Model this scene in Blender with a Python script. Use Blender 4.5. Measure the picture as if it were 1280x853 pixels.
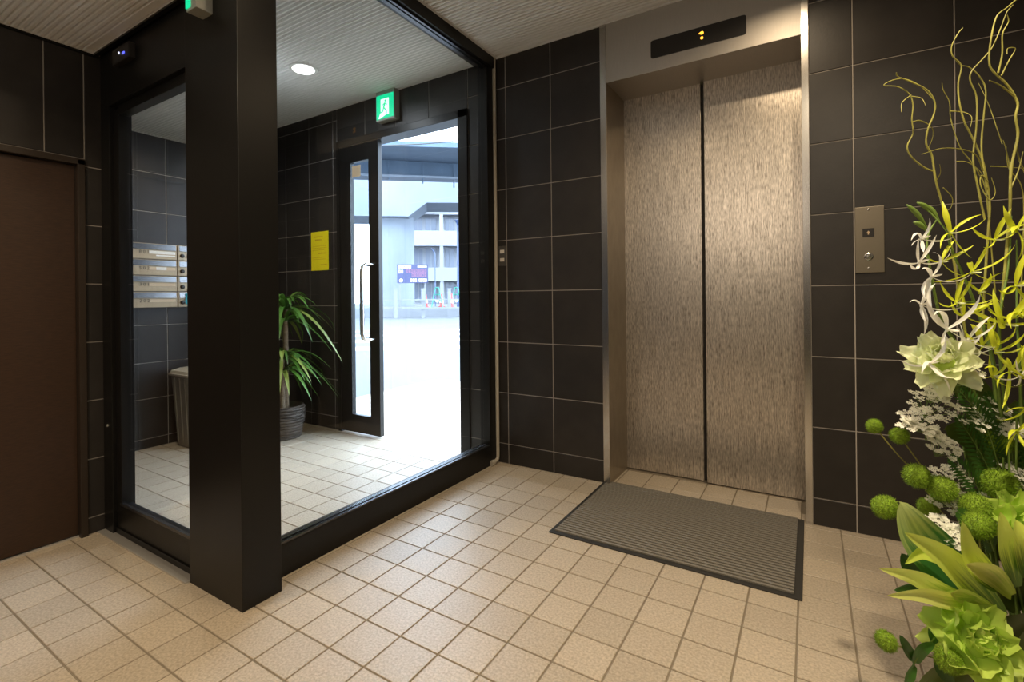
import bpy, bmesh, math, random
from mathutils import Vector, Matrix

scene = bpy.context.scene
for o in list(bpy.data.objects):
    bpy.data.objects.remove(o)
COL = scene.collection
random.seed(7)

# ------------------------------------------------------------------ camera
CAM = Vector((1.6914, -0.9996, 1.0605))
YAW, ROLL = 0.5673, -0.010
cd = bpy.data.cameras.new('camera')
cd.sensor_fit = 'HORIZONTAL'
cd.sensor_width = 36.0
cd.lens = 36.0 * 620.9 / 1280.0
cd.shift_x = (640.0 - 616.4) / 1280.0
cd.shift_y = (372.0 - 426.5) / 1280.0
cd.clip_start = 0.05
cd.clip_end = 400.0
cam = bpy.data.objects.new('camera', cd)
COL.objects.link(cam)
cam.matrix_world = (Matrix.Translation(CAM) @ Matrix.Rotation(YAW, 4, 'Z')
                    @ Matrix.Rotation(math.radians(90), 4, 'X') @ Matrix.Rotation(ROLL, 4, 'Z'))
scene.camera = cam

# ------------------------------------------------------------------ view and world
scene.view_settings.view_transform = 'Standard'
scene.view_settings.look = 'None'
scene.view_settings.gamma = 1.0
scene.view_settings.use_curve_mapping = False
scene.view_settings.exposure = 0.12
try:
    scene.cycles.use_denoising = True
    scene.cycles.max_bounces = 10
    scene.cycles.diffuse_bounces = 5
    scene.cycles.glossy_bounces = 4
    scene.cycles.transparent_max_bounces = 16
    scene.cycles.sample_clamp_indirect = 6.0
    scene.cycles.caustics_reflective = False
    scene.cycles.caustics_refractive = False
except Exception:
    pass
world = bpy.data.worlds.new('overcast_sky')
scene.world = world
world.use_nodes = True
wb = world.node_tree.nodes['Background']
wb.inputs['Color'].default_value = (0.66, 0.81, 1.0, 1)
wb.inputs['Strength'].default_value = 14.0

def area_lamp(name, loc, power, color, size, spread=150, aim=None):
    d = bpy.data.lights.new(name, 'AREA')
    d.shape = 'DISK'
    d.size = size
    d.energy = power
    d.color = color
    d.spread = math.radians(spread)
    o = bpy.data.objects.new(name, d)
    o.location = loc
    if aim is not None:
        o.rotation_euler = (Vector(aim) - Vector(loc)).to_track_quat('-Z', 'Y').to_euler()
    COL.objects.link(o)
    return o

WARM = (1.0, 0.77, 0.50)
# recessed warm downlights of the lobby (their openings lie above the picture)
area_lamp('lobby_downlight', (1.62, 1.10, 2.575), 7, WARM, 0.10)
area_lamp('lobby_downlight', (1.95, -0.10, 2.575), 27, (1.0, 0.82, 0.58), 0.10)
area_lamp('lobby_downlight', (0.85, 0.10, 2.575), 7, WARM, 0.10)
area_lamp('lobby_downlight', (-0.35, -0.95, 2.18), 11, WARM, 0.10)
# added fill light by the rear wall, lifts ceiling and walls; fitting built below
pl_ = bpy.data.lights.new('fill_light', 'POINT')
pl_.energy = 42
pl_.color = (1.0, 0.84, 0.66)
pl_.shadow_soft_size = 0.09
plo = bpy.data.objects.new('fill_light', pl_)
plo.location = (1.0, -2.34, 2.02)
COL.objects.link(plo)
# cool downlight of the vestibule (its fitting is built below)
area_lamp('vestibule_downlight', (-1.125, 1.110, 2.5775), 6, (0.90, 0.95, 1.0), 0.12, 165)
area_lamp('vestibule_downlight', (-1.70, 0.50, 2.255), 9, (1.0, 0.84, 0.62), 0.10, 165)

# ------------------------------------------------------------------ materials
MATS = {}
def mat(name, color, rough=0.5, metal=0.0, spec=0.5, var=0.0, noise=None, bump=None, emit=None, estr=0.0, trans=0.0, sheen=0.0, coat=0.0):
    """noise=(scale, amount, (sx,sy,sz)) darkens/lightens in object space; bump=(scale, strength, (sx,sy,sz)); var = object random tint"""
    if name in MATS:
        return MATS[name]
    m = bpy.data.materials.new(name)
    m.use_nodes = True
    nt = m.node_tree
    b = nt.nodes['Principled BSDF']
    b.inputs['Base Color'].default_value = (*color, 1)
    b.inputs['Roughness'].default_value = rough
    b.inputs['Metallic'].default_value = metal
    b.inputs['Specular IOR Level'].default_value = spec
    if coat:
        b.inputs['Coat Weight'].default_value = coat
    if emit:
        b.inputs['Emission Color'].default_value = (*emit, 1)
        b.inputs['Emission Strength'].default_value = estr
    src = None
    if noise or var:
        rgb = nt.nodes.new('ShaderNodeRGB')
        rgb.outputs[0].default_value = (*color, 1)
        src = rgb.outputs[0]
        if noise:
            mp = nt.nodes.new('ShaderNodeMapping')
            tc = nt.nodes.new('ShaderNodeNewGeometry')
            mp.inputs['Scale'].default_value = noise[2] if len(noise) > 2 else (1, 1, 1)
            nt.links.new(tc.outputs['Position'], mp.inputs[0])
            nz = nt.nodes.new('ShaderNodeTexNoise')
            nz.inputs['Scale'].default_value = noise[0]
            nz.inputs['Detail'].default_value = 3
            nt.links.new(mp.outputs[0], nz.inputs['Vector'])
            mr = nt.nodes.new('ShaderNodeMapRange')
            mr.inputs['From Min'].default_value = 0.3
            mr.inputs['From Max'].default_value = 0.7
            mr.inputs['To Min'].default_value = 1 - noise[1]
            mr.inputs['To Max'].default_value = 1 + noise[1]
            nt.links.new(nz.outputs['Fac'], mr.inputs['Value'])
            mx = nt.nodes.new('ShaderNodeVectorMath')
            mx.operation = 'SCALE'
            nt.links.new(src, mx.inputs[0])
            nt.links.new(mr.outputs[0], mx.inputs['Scale'])
            src = mx.outputs[0]
        if var:
            oi = nt.nodes.new('ShaderNodeObjectInfo')
            mr = nt.nodes.new('ShaderNodeMapRange')
            mr.inputs['To Min'].default_value = 1 - var
            mr.inputs['To Max'].default_value = 1 + var
            nt.links.new(oi.outputs['Random'], mr.inputs['Value'])
            mx = nt.nodes.new('ShaderNodeVectorMath')
            mx.operation = 'SCALE'
            nt.links.new(src, mx.inputs[0])
            nt.links.new(mr.outputs[0], mx.inputs['Scale'])
            src = mx.outputs[0]
        nt.links.new(src, b.inputs['Base Color'])
    if bump:
        mp = nt.nodes.new('ShaderNodeMapping')
        tc = nt.nodes.new('ShaderNodeNewGeometry')
        mp.inputs['Scale'].default_value = bump[2] if len(bump) > 2 else (1, 1, 1)
        nt.links.new(tc.outputs['Position'], mp.inputs[0])
        nz = nt.nodes.new('ShaderNodeTexNoise')
        nz.inputs['Scale'].default_value = bump[0]
        nz.inputs['Detail'].default_value = 2
        nt.links.new(mp.outputs[0], nz.inputs['Vector'])
        bp = nt.nodes.new('ShaderNodeBump')
        bp.inputs['Strength'].default_value = bump[1]
        bp.inputs['Distance'].default_value = 0.002
        nt.links.new(nz.outputs['Fac'], bp.inputs['Height'])
        nt.links.new(bp.outputs[0], b.inputs['Normal'])
    if trans:
        b.inputs['Subsurface Weight'].default_value = 0.0
        # translucent mix for thin petals and leaves
        tr = nt.nodes.new('ShaderNodeBsdfTranslucent')
        if src is not None:
            nt.links.new(src, tr.inputs['Color'])
        else:
            tr.inputs['Color'].default_value = (*color, 1)
        ms = nt.nodes.new('ShaderNodeMixShader')
        ms.inputs[0].default_value = trans
        out = nt.nodes['Material Output']
        nt.links.new(b.outputs[0], ms.inputs[1])
        nt.links.new(tr.outputs[0], ms.inputs[2])
        nt.links.new(ms.outputs[0], out.inputs[0])
    MATS[name] = m
    return m

def glass_mat(name, tint=(0.94, 0.96, 0.97), refl=1.5):
    m = bpy.data.materials.new(name)
    m.use_nodes = True
    nt = m.node_tree
    nt.nodes.remove(nt.nodes['Principled BSDF'])
    t = nt.nodes.new('ShaderNodeBsdfTransparent')
    t.inputs[0].default_value = (*tint, 1)
    g = nt.nodes.new('ShaderNodeBsdfGlossy')
    g.inputs['Roughness'].default_value = 0.01
    g.inputs['Color'].default_value = (0.9, 0.9, 0.9, 1)
    lw = nt.nodes.new('ShaderNodeLayerWeight')
    pw = nt.nodes.new('ShaderNodeMath'); pw.operation = 'POWER'
    pw.inputs[1].default_value = 5.0
    nt.links.new(lw.outputs['Facing'], pw.inputs[0])
    f = nt.nodes.new('ShaderNodeMath'); f.operation = 'MULTIPLY_ADD'
    f.inputs[1].default_value = 0.60
    f.inputs[2].default_value = 0.035
    nt.links.new(pw.outputs[0], f.inputs[0])
    ms = nt.nodes.new('ShaderNodeMixShader')
    nt.links.new(f.outputs[0], ms.inputs[0])
    nt.links.new(t.outputs[0], ms.inputs[1])
    nt.links.new(g.outputs[0], ms.inputs[2])
    nt.links.new(ms.outputs[0], nt.nodes['Material Output'].inputs[0])
    MATS[name] = m
    return m

M = MATS
mat('floor_tile', (0.47, 0.395, 0.30), 0.42, var=0.07, noise=(130, 0.22), bump=(260, 0.25))
mat('floor_grout', (0.235, 0.195, 0.14), 0.85)
mat('wall_tile', (0.025, 0.0215, 0.0190), 0.42, spec=0.45, var=0.14, noise=(9, 0.18), bump=(90, 0.12))
mat('wall_grout', (0.45, 0.41, 0.365), 0.8)
mat('ceiling_white', (0.88, 0.88, 0.88), 0.55)
mat('black_metal', (0.0090, 0.0085, 0.0080), 0.36, spec=0.28)
mat('bead_metal', (0.10, 0.10, 0.105), 0.25, metal=0.8)
mat('stainless', (0.50, 0.47, 0.43), 0.48, metal=0.9, noise=(30, 0.06, (40, 1, 0.6)))
mat('stainless_bright', (0.62, 0.60, 0.57), 0.22, metal=1.0)
mat('jamb_steel', (0.36, 0.31, 0.24), 0.36, metal=0.75, noise=(20, 0.08, (30, 1, 0.6)))
mat('plate_bronze', (0.26, 0.225, 0.17), 0.36, metal=0.8)
mat('dark_panel', (0.030, 0.028, 0.027), 0.45, spec=0.3)
mat('wood_door', (0.038, 0.0175, 0.0078), 0.48, noise=(30, 0.28, (1, 1, 12)), bump=(60, 0.08, (1, 1, 10)))
mat('door_frame_brown', (0.030, 0.020, 0.013), 0.42)
mat('aluminium', (0.62, 0.60, 0.57), 0.35, metal=0.6)
mat('ivory_plastic', (0.44, 0.40, 0.33), 0.45)
mat('switch_plate', (0.13, 0.12, 0.11), 0.4, metal=0.5)
mat('switch_white', (0.80, 0.74, 0.66), 0.4)
mat('amber_led', (0.2, 0.1, 0.0), 0.4, emit=(1.0, 0.42, 0.03), estr=3.0)
mat('blue_led', (0.01, 0.01, 0.1), 0.4, emit=(0.10, 0.12, 1.0), estr=1.6)
mat('white_led', (0.1, 0.1, 0.3), 0.4, emit=(0.7, 0.75, 1.0), estr=2.0)
mat('exit_green', (0.0, 0.35, 0.16), 0.4, emit=(0.0, 0.80, 0.36), estr=0.85)
mat('exit_white', (0.7, 0.9, 0.8), 0.4, emit=(0.72, 1.0, 0.86), estr=1.1)
mat('exit_case', (0.40, 0.41, 0.37), 0.5)
mat('lamp_glow', (1, 1, 1), 0.5, emit=(1.0, 0.97, 0.92), estr=9.0)
mat('lamp_ring', (0.75, 0.75, 0.74), 0.4)
mat('mat_rubber', (0.022, 0.021, 0.019), 0.6)
mat('poster_yellow', (0.95, 0.80, 0.010), 0.55)
mat('poster_ink', (0.70, 0.46, 0.02), 0.6)
mat('mail_face', (0.40, 0.30, 0.185), 0.38, metal=0.35, noise=(12, 0.06, (1, 8, 1)))
mat('mail_flap', (0.17, 0.165, 0.165), 0.25, metal=0.9)
mat('mail_seam', (0.06, 0.045, 0.03), 0.5)
mat('knob_dark', (0.035, 0.03, 0.028), 0.3, metal=0.4)
mat('name_strip', (0.66, 0.50, 0.33), 0.5)
mat('paper_white', (0.86, 0.83, 0.78), 0.6)
mat('ink_dark', (0.03, 0.025, 0.02), 0.6)
mat('teal_sticker', (0.02, 0.33, 0.40), 0.45)
mat('bin_plastic', (0.26, 0.23, 0.185), 0.36)
mat('bin_rim', (0.44, 0.39, 0.32), 0.35)
mat('bag_film', (0.50, 0.46, 0.38), 0.25)
mat('wicker', (0.062, 0.048, 0.036), 0.6, noise=(60, 0.3))
mat('soil', (0.03, 0.02, 0.012), 0.9)
mat('trunk', (0.20, 0.14, 0.085), 0.8, noise=(30, 0.3, (1, 1, 4)))
mat('dracaena_leaf', (0.085, 0.20, 0.030), 0.38, var=0.30, trans=0.25)
mat('dracaena_pale', (0.28, 0.36, 0.075), 0.38, var=0.15, trans=0.25)
glass_mat('clear_glass')

# elevator door: brushed steel etched with broken vertical strokes
def etched():
    m = mat('etched_steel', (0.60, 0.525, 0.43), 0.33, metal=0.8)
    nt = m.node_tree
    b = nt.nodes['Principled BSDF']
    g = nt.nodes.new('ShaderNodeNewGeometry')
    facs = []
    for sc, sx, sz in ((1.0, 240, 34), (1.0, 420, 6)):
        mp = nt.nodes.new('ShaderNodeMapping')
        mp.inputs['Scale'].default_value = (sx, 1, sz)
        nt.links.new(g.outputs['Position'], mp.inputs[0])
        n = nt.nodes.new('ShaderNodeTexNoise')
        n.inputs['Scale'].default_value = sc
        n.inputs['Detail'].default_value = 2.5
        nt.links.new(mp.outputs[0], n.inputs['Vector'])
        facs.append(n.outputs['Fac'])
    ad = nt.nodes.new('ShaderNodeMath')
    ad.operation = 'ADD'
    nt.links.new(facs[0], ad.inputs[0])
    nt.links.new(facs[1], ad.inputs[1])
    cr = nt.nodes.new('ShaderNodeMapRange')
    cr.inputs['From Min'].default_value = 0.72
    cr.inputs['From Max'].default_value = 1.22
    nt.links.new(ad.outputs[0], cr.inputs['Value'])
    mx = nt.nodes.new('ShaderNodeMix')
    mx.data_type = 'RGBA'
    mx.inputs[6].default_value = (0.235, 0.207, 0.175, 1)
    mx.inputs[7].default_value = (0.78, 0.71, 0.625, 1)
    nt.links.new(cr.outputs[0], mx.inputs[0])
    nt.links.new(mx.outputs[2], b.inputs['Base Color'])
    bp = nt.nodes.new('ShaderNodeBump')
    bp.inputs['Strength'].default_value = 0.35
    bp.inputs['Distance'].default_value = 0.001
    nt.links.new(ad.outputs[0], bp.inputs['Height'])
    nt.links.new(bp.outputs[0], b.inputs['Normal'])
etched()

def mat_carpet():
    m = mat('mat_carpet', (0.12, 0.105, 0.085), 0.95, spec=0.1)
    nt = m.node_tree
    b = nt.nodes['Principled BSDF']
    g = nt.nodes.new('ShaderNodeNewGeometry')
    n = nt.nodes.new('ShaderNodeTexNoise')
    n.inputs['Scale'].default_value = 300
    nt.links.new(g.outputs['Position'], n.inputs['Vector'])
    mx = nt.nodes.new('ShaderNodeMix')
    mx.data_type = 'RGBA'
    mx.inputs[6].default_value = (0.13, 0.118, 0.10, 1)
    mx.inputs[7].default_value = (0.30, 0.275, 0.235, 1)
    nt.links.new(n.outputs['Fac'], mx.inputs[0])
    nt.links.new(mx.outputs[2], b.inputs['Base Color'])
mat_carpet()

# ------------------------------------------------------------------ mesh helpers
class MB:
    def __init__(self):
        self.v, self.f = [], []
    def box(self, x0, x1, y0, y1, z0, z1):
        n = len(self.v)
        self.v += [(x0, y0, z0), (x1, y0, z0), (x1, y1, z0), (x0, y1, z0), (x0, y0, z1), (x1, y0, z1), (x1, y1, z1), (x0, y1, z1)]
        self.f += [tuple(n + i for i in q) for q in ((3, 2, 1, 0), (4, 5, 6, 7), (0, 1, 5, 4), (1, 2, 6, 5), (2, 3, 7, 6), (3, 0, 4, 7))]
        return self
    def hexa(self, p):
        n = len(self.v)
        self.v += [tuple(q) for q in p]
        self.f += [tuple(n + i for i in q) for q in ((3, 2, 1, 0), (4, 5, 6, 7), (0, 1, 5, 4), (1, 2, 6, 5), (2, 3, 7, 6), (3, 0, 4, 7))]
        return self
    def prism(self, poly, fn, h0, h1):
        """poly: 2-D outline, fn(a, b, h) -> 3-D point"""
        n = len(self.v); k = len(poly)
        self.v += [fn(a, b, h0) for a, b in poly] + [fn(a, b, h1) for a, b in poly]
        self.f.append(tuple(range(n + k - 1, n - 1, -1)))
        self.f.append(tuple(range(n + k, n + 2 * k)))
        for i in range(k):
            j = (i + 1) % k
            self.f.append((n + i, n + j, n + k + j, n + k + i))
        return self
    def tube(self, pts, rad, seg=8, cap=True):
        pts = [Vector(p) for p in pts]
        if not hasattr(rad, '__len__'):
            rad = [rad] * len(pts)
        n0 = len(self.v)
        up = Vector((0.31, 0.17, 0.93)).normalized()
        prev = None
        for i, p in enumerate(pts):
            a = pts[max(i - 1, 0)]; b = pts[min(i + 1, len(pts) - 1)]
            d = (b - a).normalized() if (b - a).length > 1e-9 else Vector((0, 0, 1))
            if prev is None:
                u = d.cross(up)
                if u.length < 1e-3:
                    u = d.cross(Vector((1, 0, 0)))
            else:
                u = prev - d * prev.dot(d)
            u.normalize(); w = d.cross(u); prev = u
            for s in range(seg):
                t = 2 * math.pi * s / seg
                self.v.append(tuple(p + (u * math.cos(t) + w * math.sin(t)) * rad[i]))
        for i in range(len(pts) - 1):
            for s in range(seg):
                t = (s + 1) % seg
                self.f.append((n0 + i * seg + s, n0 + i * seg + t, n0 + (i + 1) * seg + t, n0 + (i + 1) * seg + s))
        if cap:
            self.f.append(tuple(n0 + s for s in range(seg - 1, -1, -1)))
            m = n0 + (len(pts) - 1) * seg
            self.f.append(tuple(m + s for s in range(seg)))
        return self
    def lathe(self, prof, c=(0, 0, 0), seg=24, axis='z'):
        n = len(self.v); k = len(prof)
        for r, h in prof:
            for s in range(seg):
                t = 2 * math.pi * s / seg
                a, b = r * math.cos(t), r * math.sin(t)
                p = {'z': (a, b, h), 'y': (a, h, -b), 'x': (h, a, b)}[axis]
                self.v.append((p[0] + c[0], p[1] + c[1], p[2] + c[2]))
        for i in range(k - 1):
            for s in range(seg):
                t = (s + 1) % seg
                self.f.append((n + i * seg + s, n + i * seg + t, n + (i + 1) * seg + t, n + (i + 1) * seg + s))
        self.f.append(tuple(n + s for s in range(seg - 1, -1, -1)))
        self.f.append(tuple(n + (k - 1) * seg + s for s in range(seg)))
        return self
    def mesh(self, name, smooth=False):
        me = bpy.data.meshes.new(name)
        me.from_pydata([tuple(v) for v in self.v], [], self.f)
        bm = bmesh.new(); bm.from_mesh(me)
        bmesh.ops.recalc_face_normals(bm, faces=bm.faces)
        bm.to_mesh(me); bm.free()
        if smooth:
            for p in me.polygons:
                p.use_smooth = True
        return me
    def build(self, name, material, parent=None, smooth=False, bevel=0.0, sharp=40):
        me = self.mesh(name, False)
        me.materials.append(M[material])
        if bevel:
            bm = bmesh.new(); bm.from_mesh(me)
            es = [e for e in bm.edges if e.is_manifold and e.calc_face_angle(0) > 0.5]
            bmesh.ops.bevel(bm, geom=es, offset=bevel, segments=2, affect='EDGES', profile=0.6)
            bm.to_mesh(me); bm.free()
        if smooth:
            for p in me.polygons:
                p.use_smooth = True
            me.set_sharp_from_angle(angle=math.radians(sharp))
        o = bpy.data.objects.new(name, me)
        COL.objects.link(o)
        if parent is not None:
            o.parent = parent
        return o

def link(name, me, parent=None, loc=(0, 0, 0), rot=None):
    o = bpy.data.objects.new(name, me)
    COL.objects.link(o)
    o.location = loc
    if rot is not None:
        o.rotation_euler = rot
    if parent is not None:
        o.parent = parent
    return o

def empty(name, loc=(0, 0, 0), rz=0.0):
    o = bpy.data.objects.new(name, None)
    o.empty_display_size = 0.1
    COL.objects.link(o)
    o.location = loc
    o.rotation_euler = (0, 0, rz)
    return o

def tag(o, label, cat=None, group=None, kind=None):
    o['label'] = label
    if cat: o['category'] = cat
    if group: o['group'] = group
    if kind: o['kind'] = kind
    return o

def struct(o, label, cat):
    return tag(o, label, cat, kind='structure')

def smooth_path(pts, sub=5):
    P = [Vector(p) for p in pts]
    out = []
    for i in range(len(P) - 1):
        a = P[max(i - 1, 0)]; b = P[i]; c = P[i + 1]; d = P[min(i + 2, len(P) - 1)]
        for s in range(sub):
            t = s / sub
            out.append(0.5 * ((2 * b) + (c - a) * t + (2 * a - 5 * b + 4 * c - d) * t * t + (3 * b - a - 3 * c + d) * t ** 3))
    out.append(P[-1])
    return out

def text(body, size, name, material, parent, loc, rot, extrude=0.0004):
    cu = bpy.data.curves.new(name, 'FONT')
    cu.body = body
    cu.size = size
    cu.align_x = 'CENTER'
    cu.align_y = 'CENTER'
    cu.extrude = extrude
    cu.resolution_u = 2
    t = bpy.data.objects.new(name, cu)
    COL.objects.link(t)
    dg = bpy.context.evaluated_depsgraph_get()
    me = bpy.data.meshes.new_from_object(t.evaluated_get(dg))
    bpy.data.objects.remove(t)
    me.materials.clear()
    me.materials.append(M[material])
    return link(name, me, parent, loc, rot)

# tile meshes, shared between tiles of one size
TILE_MESH = {}
def tile_mesh(w, h, th, material, ch=0.0018):
    key = (round(w, 3), round(h, 3), round(th, 4), material)
    if key not in TILE_MESH:
        b = MB()
        x, y = w / 2, h / 2
        b.v = [(-x, -y, -th), (x, -y, -th), (x, y, -th), (-x, y, -th), (-x, -y, -ch), (x, -y, -ch), (x, y, -ch), (-x, y, -ch),
               (-x + ch, -y + ch, 0), (x - ch, -y + ch, 0), (x - ch, y - ch, 0), (-x + ch, y - ch, 0)]
        b.f = [(0, 1, 5, 4), (1, 2, 6, 5), (2, 3, 7, 6), (3, 0, 4, 7), (4, 5, 9, 8), (5, 6, 10, 9), (6, 7, 11, 10), (7, 4, 8, 11), (8, 9, 10, 11)]
        me = b.mesh('tile')
        me.materials.append(M[material])
        TILE_MESH[key] = me
    return TILE_MESH[key]

GAP = 0.0045
def wall_tiles(parent, plane, axis, a_lines, z_lines, face, skip=()):
    """tiles between successive lines; axis 'y': wall at y=plane facing -y; axis 'x': wall at x=plane facing +x"""
    for i in range(len(a_lines) - 1):
        for k in range(len(z_lines) - 1):
            a0, a1, z0, z1 = a_lines[i], a_lines[i + 1], z_lines[k], z_lines[k + 1]
            w, h = a1 - a0 - GAP, z1 - z0 - GAP
            if w < 0.008 or h < 0.008:
                continue
            me = tile_mesh(w, h, 0.008, 'wall_tile', 0.0015)
            ca, cz = (a0 + a1) / 2, (z0 + z1) / 2
            if axis == 'y':
                link('tile', me, parent, (ca, plane, cz), (math.pi / 2, 0, 0))
            else:
                link('tile', me, parent, (plane, ca, cz), (math.pi / 2, 0, math.pi / 2))

# ================================================================== the setting
YW = 1.714            # face of the tiled wall with the elevator and the entrance
CZ = 2.60             # main ceiling
CZL = 2.20            # lower ceiling beside the wooden door
XL = -1.077           # face of the wall with the wooden door
XV = -2.33            # face of the vestibule wall with the mailboxes
PI = math.pi

# ---- floor: recessed mortar bed, tiles on top
fl = MB()
fl.box(-2.45, 2.85, -2.7, 2.12, -0.08, -0.003)
fl.box(-2.45, 0.9, 2.12, 4.04, -0.08, -0.003)
floor = fl.build('floor', 'floor_grout')
struct(floor, 'beige square-tiled floor of the lobby, the glazed vestibule and the porch outside', 'floor')
PX, PY = 0.15, 0.152
fme = tile_mesh(PX - 0.0055, PY - 0.0055, 0.004, 'floor_tile', 0.0012)
cells = []
for i in range(-17, 20):
    for j in range(-18, 27):
        x, y = (i + 0.5) * PX, (j + 0.5) * PY
        if x < -2.45 or x > 2.85 or y < -2.7 or y > 4.04:
            continue
        if y > 2.12 and x > 0.9:
            continue
        if 1.80 < y and (x > 1.70 or 0.0 < x < 0.66):
            continue
        if x < XL - 0.08 and y < -0.15:
            continue
        d = Vector((x, y)) - CAM.xy
        dep = d.dot(Vector((-math.sin(YAW), math.cos(YAW))))
        lat = d.dot(Vector((math.cos(YAW), math.sin(YAW))))
        seen = dep > 0.3 and -1.02 < lat / dep < 1.10 and (y < 1.7 or -1.6 < x < 0.0 or 0.6 < x < 1.7) and dep > 1.28
        if x < -0.05 and y > 0 and seen and -1.08 > x and y < 0.3:
            seen = False
        cells.append((0 if seen else 1, d.length, x, y))
cells.sort()
rest = MB()
for n, (s, d, x, y) in enumerate(cells):
    dz = random.uniform(-0.0004, 0.0003)
    if n < 296 and s == 0:
        link('floor_tile', fme, floor, (x, y, dz))
    else:
        k = len(rest.v)
        for v in fme.vertices:
            rest.v.append((v.co.x + x, v.co.y + y, v.co.z + dz))
        for p in fme.polygons:
            rest.f.append(tuple(k + q for q in p.vertices))
r = rest.build('outer_floor_tiles', 'floor_tile', floor)
r['kind'] = 'stuff'

# ---- tiled wall with entrance and elevator
DX0, DX1, DZ = -1.52, -0.225, 2.325     # entrance opening incl. frame
EX0, EX1 = 0.700, 1.696                 # elevator front
w = MB()
b0, b1 = YW + 0.0035, YW + 0.14
w.box(-2.5, DX0, b0, b1, -0.05, CZ + 0.15)
w.box(DX0, DX1, b0, b1, DZ, CZ + 0.15)
w.box(DX1, EX0 + 0.004, b0, b1, -0.05, CZ + 0.15)
w.box(EX0, EX1, b0 + 0.05, b1, CZ, CZ + 0.15)
w.box(EX1 - 0.004, 2.9, b0, b1, -0.05, CZ + 0.15)
wall_back = w.build('wall_back', 'wall_grout')
struct(wall_back, 'dark brown-black tiled wall holding the elevator and the street entrance', 'wall')
zr = [0.0] + [0.126 + 0.3245 * k for k in range(8)] + [CZ]
wall_tiles(wall_back, YW, 'y', [-0.225, -0.05, 0.068, 0.384, 0.700], zr, -1)
wall_tiles(wall_back, YW, 'y', [1.696, 1.860, 2.196, 2.532, 2.75], zr, -1)
zv = [0.0] + [0.105 + 0.3 * k for k in range(9)] + [CZ]
wall_tiles(wall_back, YW, 'y', [-2.33, -2.19, -1.873, -1.57, -1.522], zv, -1)
wall_tiles(wall_back, YW, 'y', [-1.522, -1.20, -0.88, -0.56, -0.225], [2.327, CZ], -1)

# ---- wall with the wooden door
dy0, dy1, dzt = -0.97, -0.094, 1.705     # opening incl. frame
w = MB()
c0, c1 = XL - 0.16, XL - 0.0035
w.box(c0, c1, -2.7, dy0, -0.05, CZ + 0.1)
w.box(c0, c1, dy0, dy1, dzt, CZ + 0.1)
w.box(c0, c1, dy1, -0.006, -0.05, CZ + 0.1)
wall_left = w.build('wall_left', 'wall_grout')
struct(wall_left, 'dark tiled wall around the brown wooden door', 'wall')
zl = [0.0] + [0.075 + 0.2665 * k for k in range(8)] + [CZL]
wall_tiles(wall_left, XL, 'x', [-0.093, -0.010], zl[:8], 1)
wall_tiles(wall_left, XL, 'x', [-0.97, -0.85, -0.541, -0.233, -0.093], [1.707, CZL], 1)
wall_tiles(wall_left, XL, 'x', [-0.093, -0.010], [zl[7], CZL], 1)
wall_tiles(wall_left, XL, 'x', [-2.6, -2.36, -2.05, -1.74, -1.43, -1.12, -0.972], zl, 1)

# ---- vestibule side wall with the mailboxes
w = MB().box(XV - 0.15, XV - 0.0035, -0.25, YW + 0.1, -0.05, CZ + 0.15)
wall_v = w.build('wall_far_left', 'wall_grout')
struct(wall_v, 'dark tiled vestibule wall carrying the steel mailboxes', 'wall')
zm = [0.0, 0.069, 0.355, 0.614, 0.885, 1.16, 1.43, 1.705, 1.99, 2.27, CZ]
wall_tiles(wall_v, XV, 'x', [-0.09, 0.21, 0.51, 0.81, 1.11, 1.41, YW], zm, 1)

w = MB().box(XV - 0.1, XL - 0.02, -0.25, -0.09, -0.05, CZ + 0.15)
w2 = w.build('wall_front', 'wall_tile')
struct(w2, 'dark wall of the vestibule behind the wooden door wall', 'wall')
w = MB().box(2.75, 2.9, -2.7, YW + 0.02, -0.05, CZ + 0.15)
struct(w.build('wall_right', 'wall_tile'), 'dark side wall of the lobby beyond the flowers', 'wall')
w = MB().box(-1.2, 2.9, -2.75, -2.6, -0.05, CZ + 0.15)
struct(w.build('wall_rear', 'wall_tile'), 'dark rear wall of the lobby opposite the elevator', 'wall')

wl = empty('fill_lamp', (1.0, -2.6, 1.9))  # made-up fixture that carries the added fill light, out of view
tag(wl, 'added unseen fill lamp with an open metal cup on the rear lobby wall', 'wall lamp')
MB().box(-0.05, 0.05, -0.002, 0.02, -0.10, 0.06).build('back_plate', 'black_metal', wl, bevel=0.003)
MB().tube([(0, 0.01, -0.06), (0, 0.20, -0.06), (0, 0.26, -0.03)], 0.010, 8).build('arm', 'black_metal', wl, smooth=True)
MB().lathe([(0.02, -0.035), (0.055, -0.03), (0.060, -0.02), (0.02, -0.018)], (0, 0.26, 0), 20).build('cup', 'black_metal', wl, smooth=True)

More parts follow.
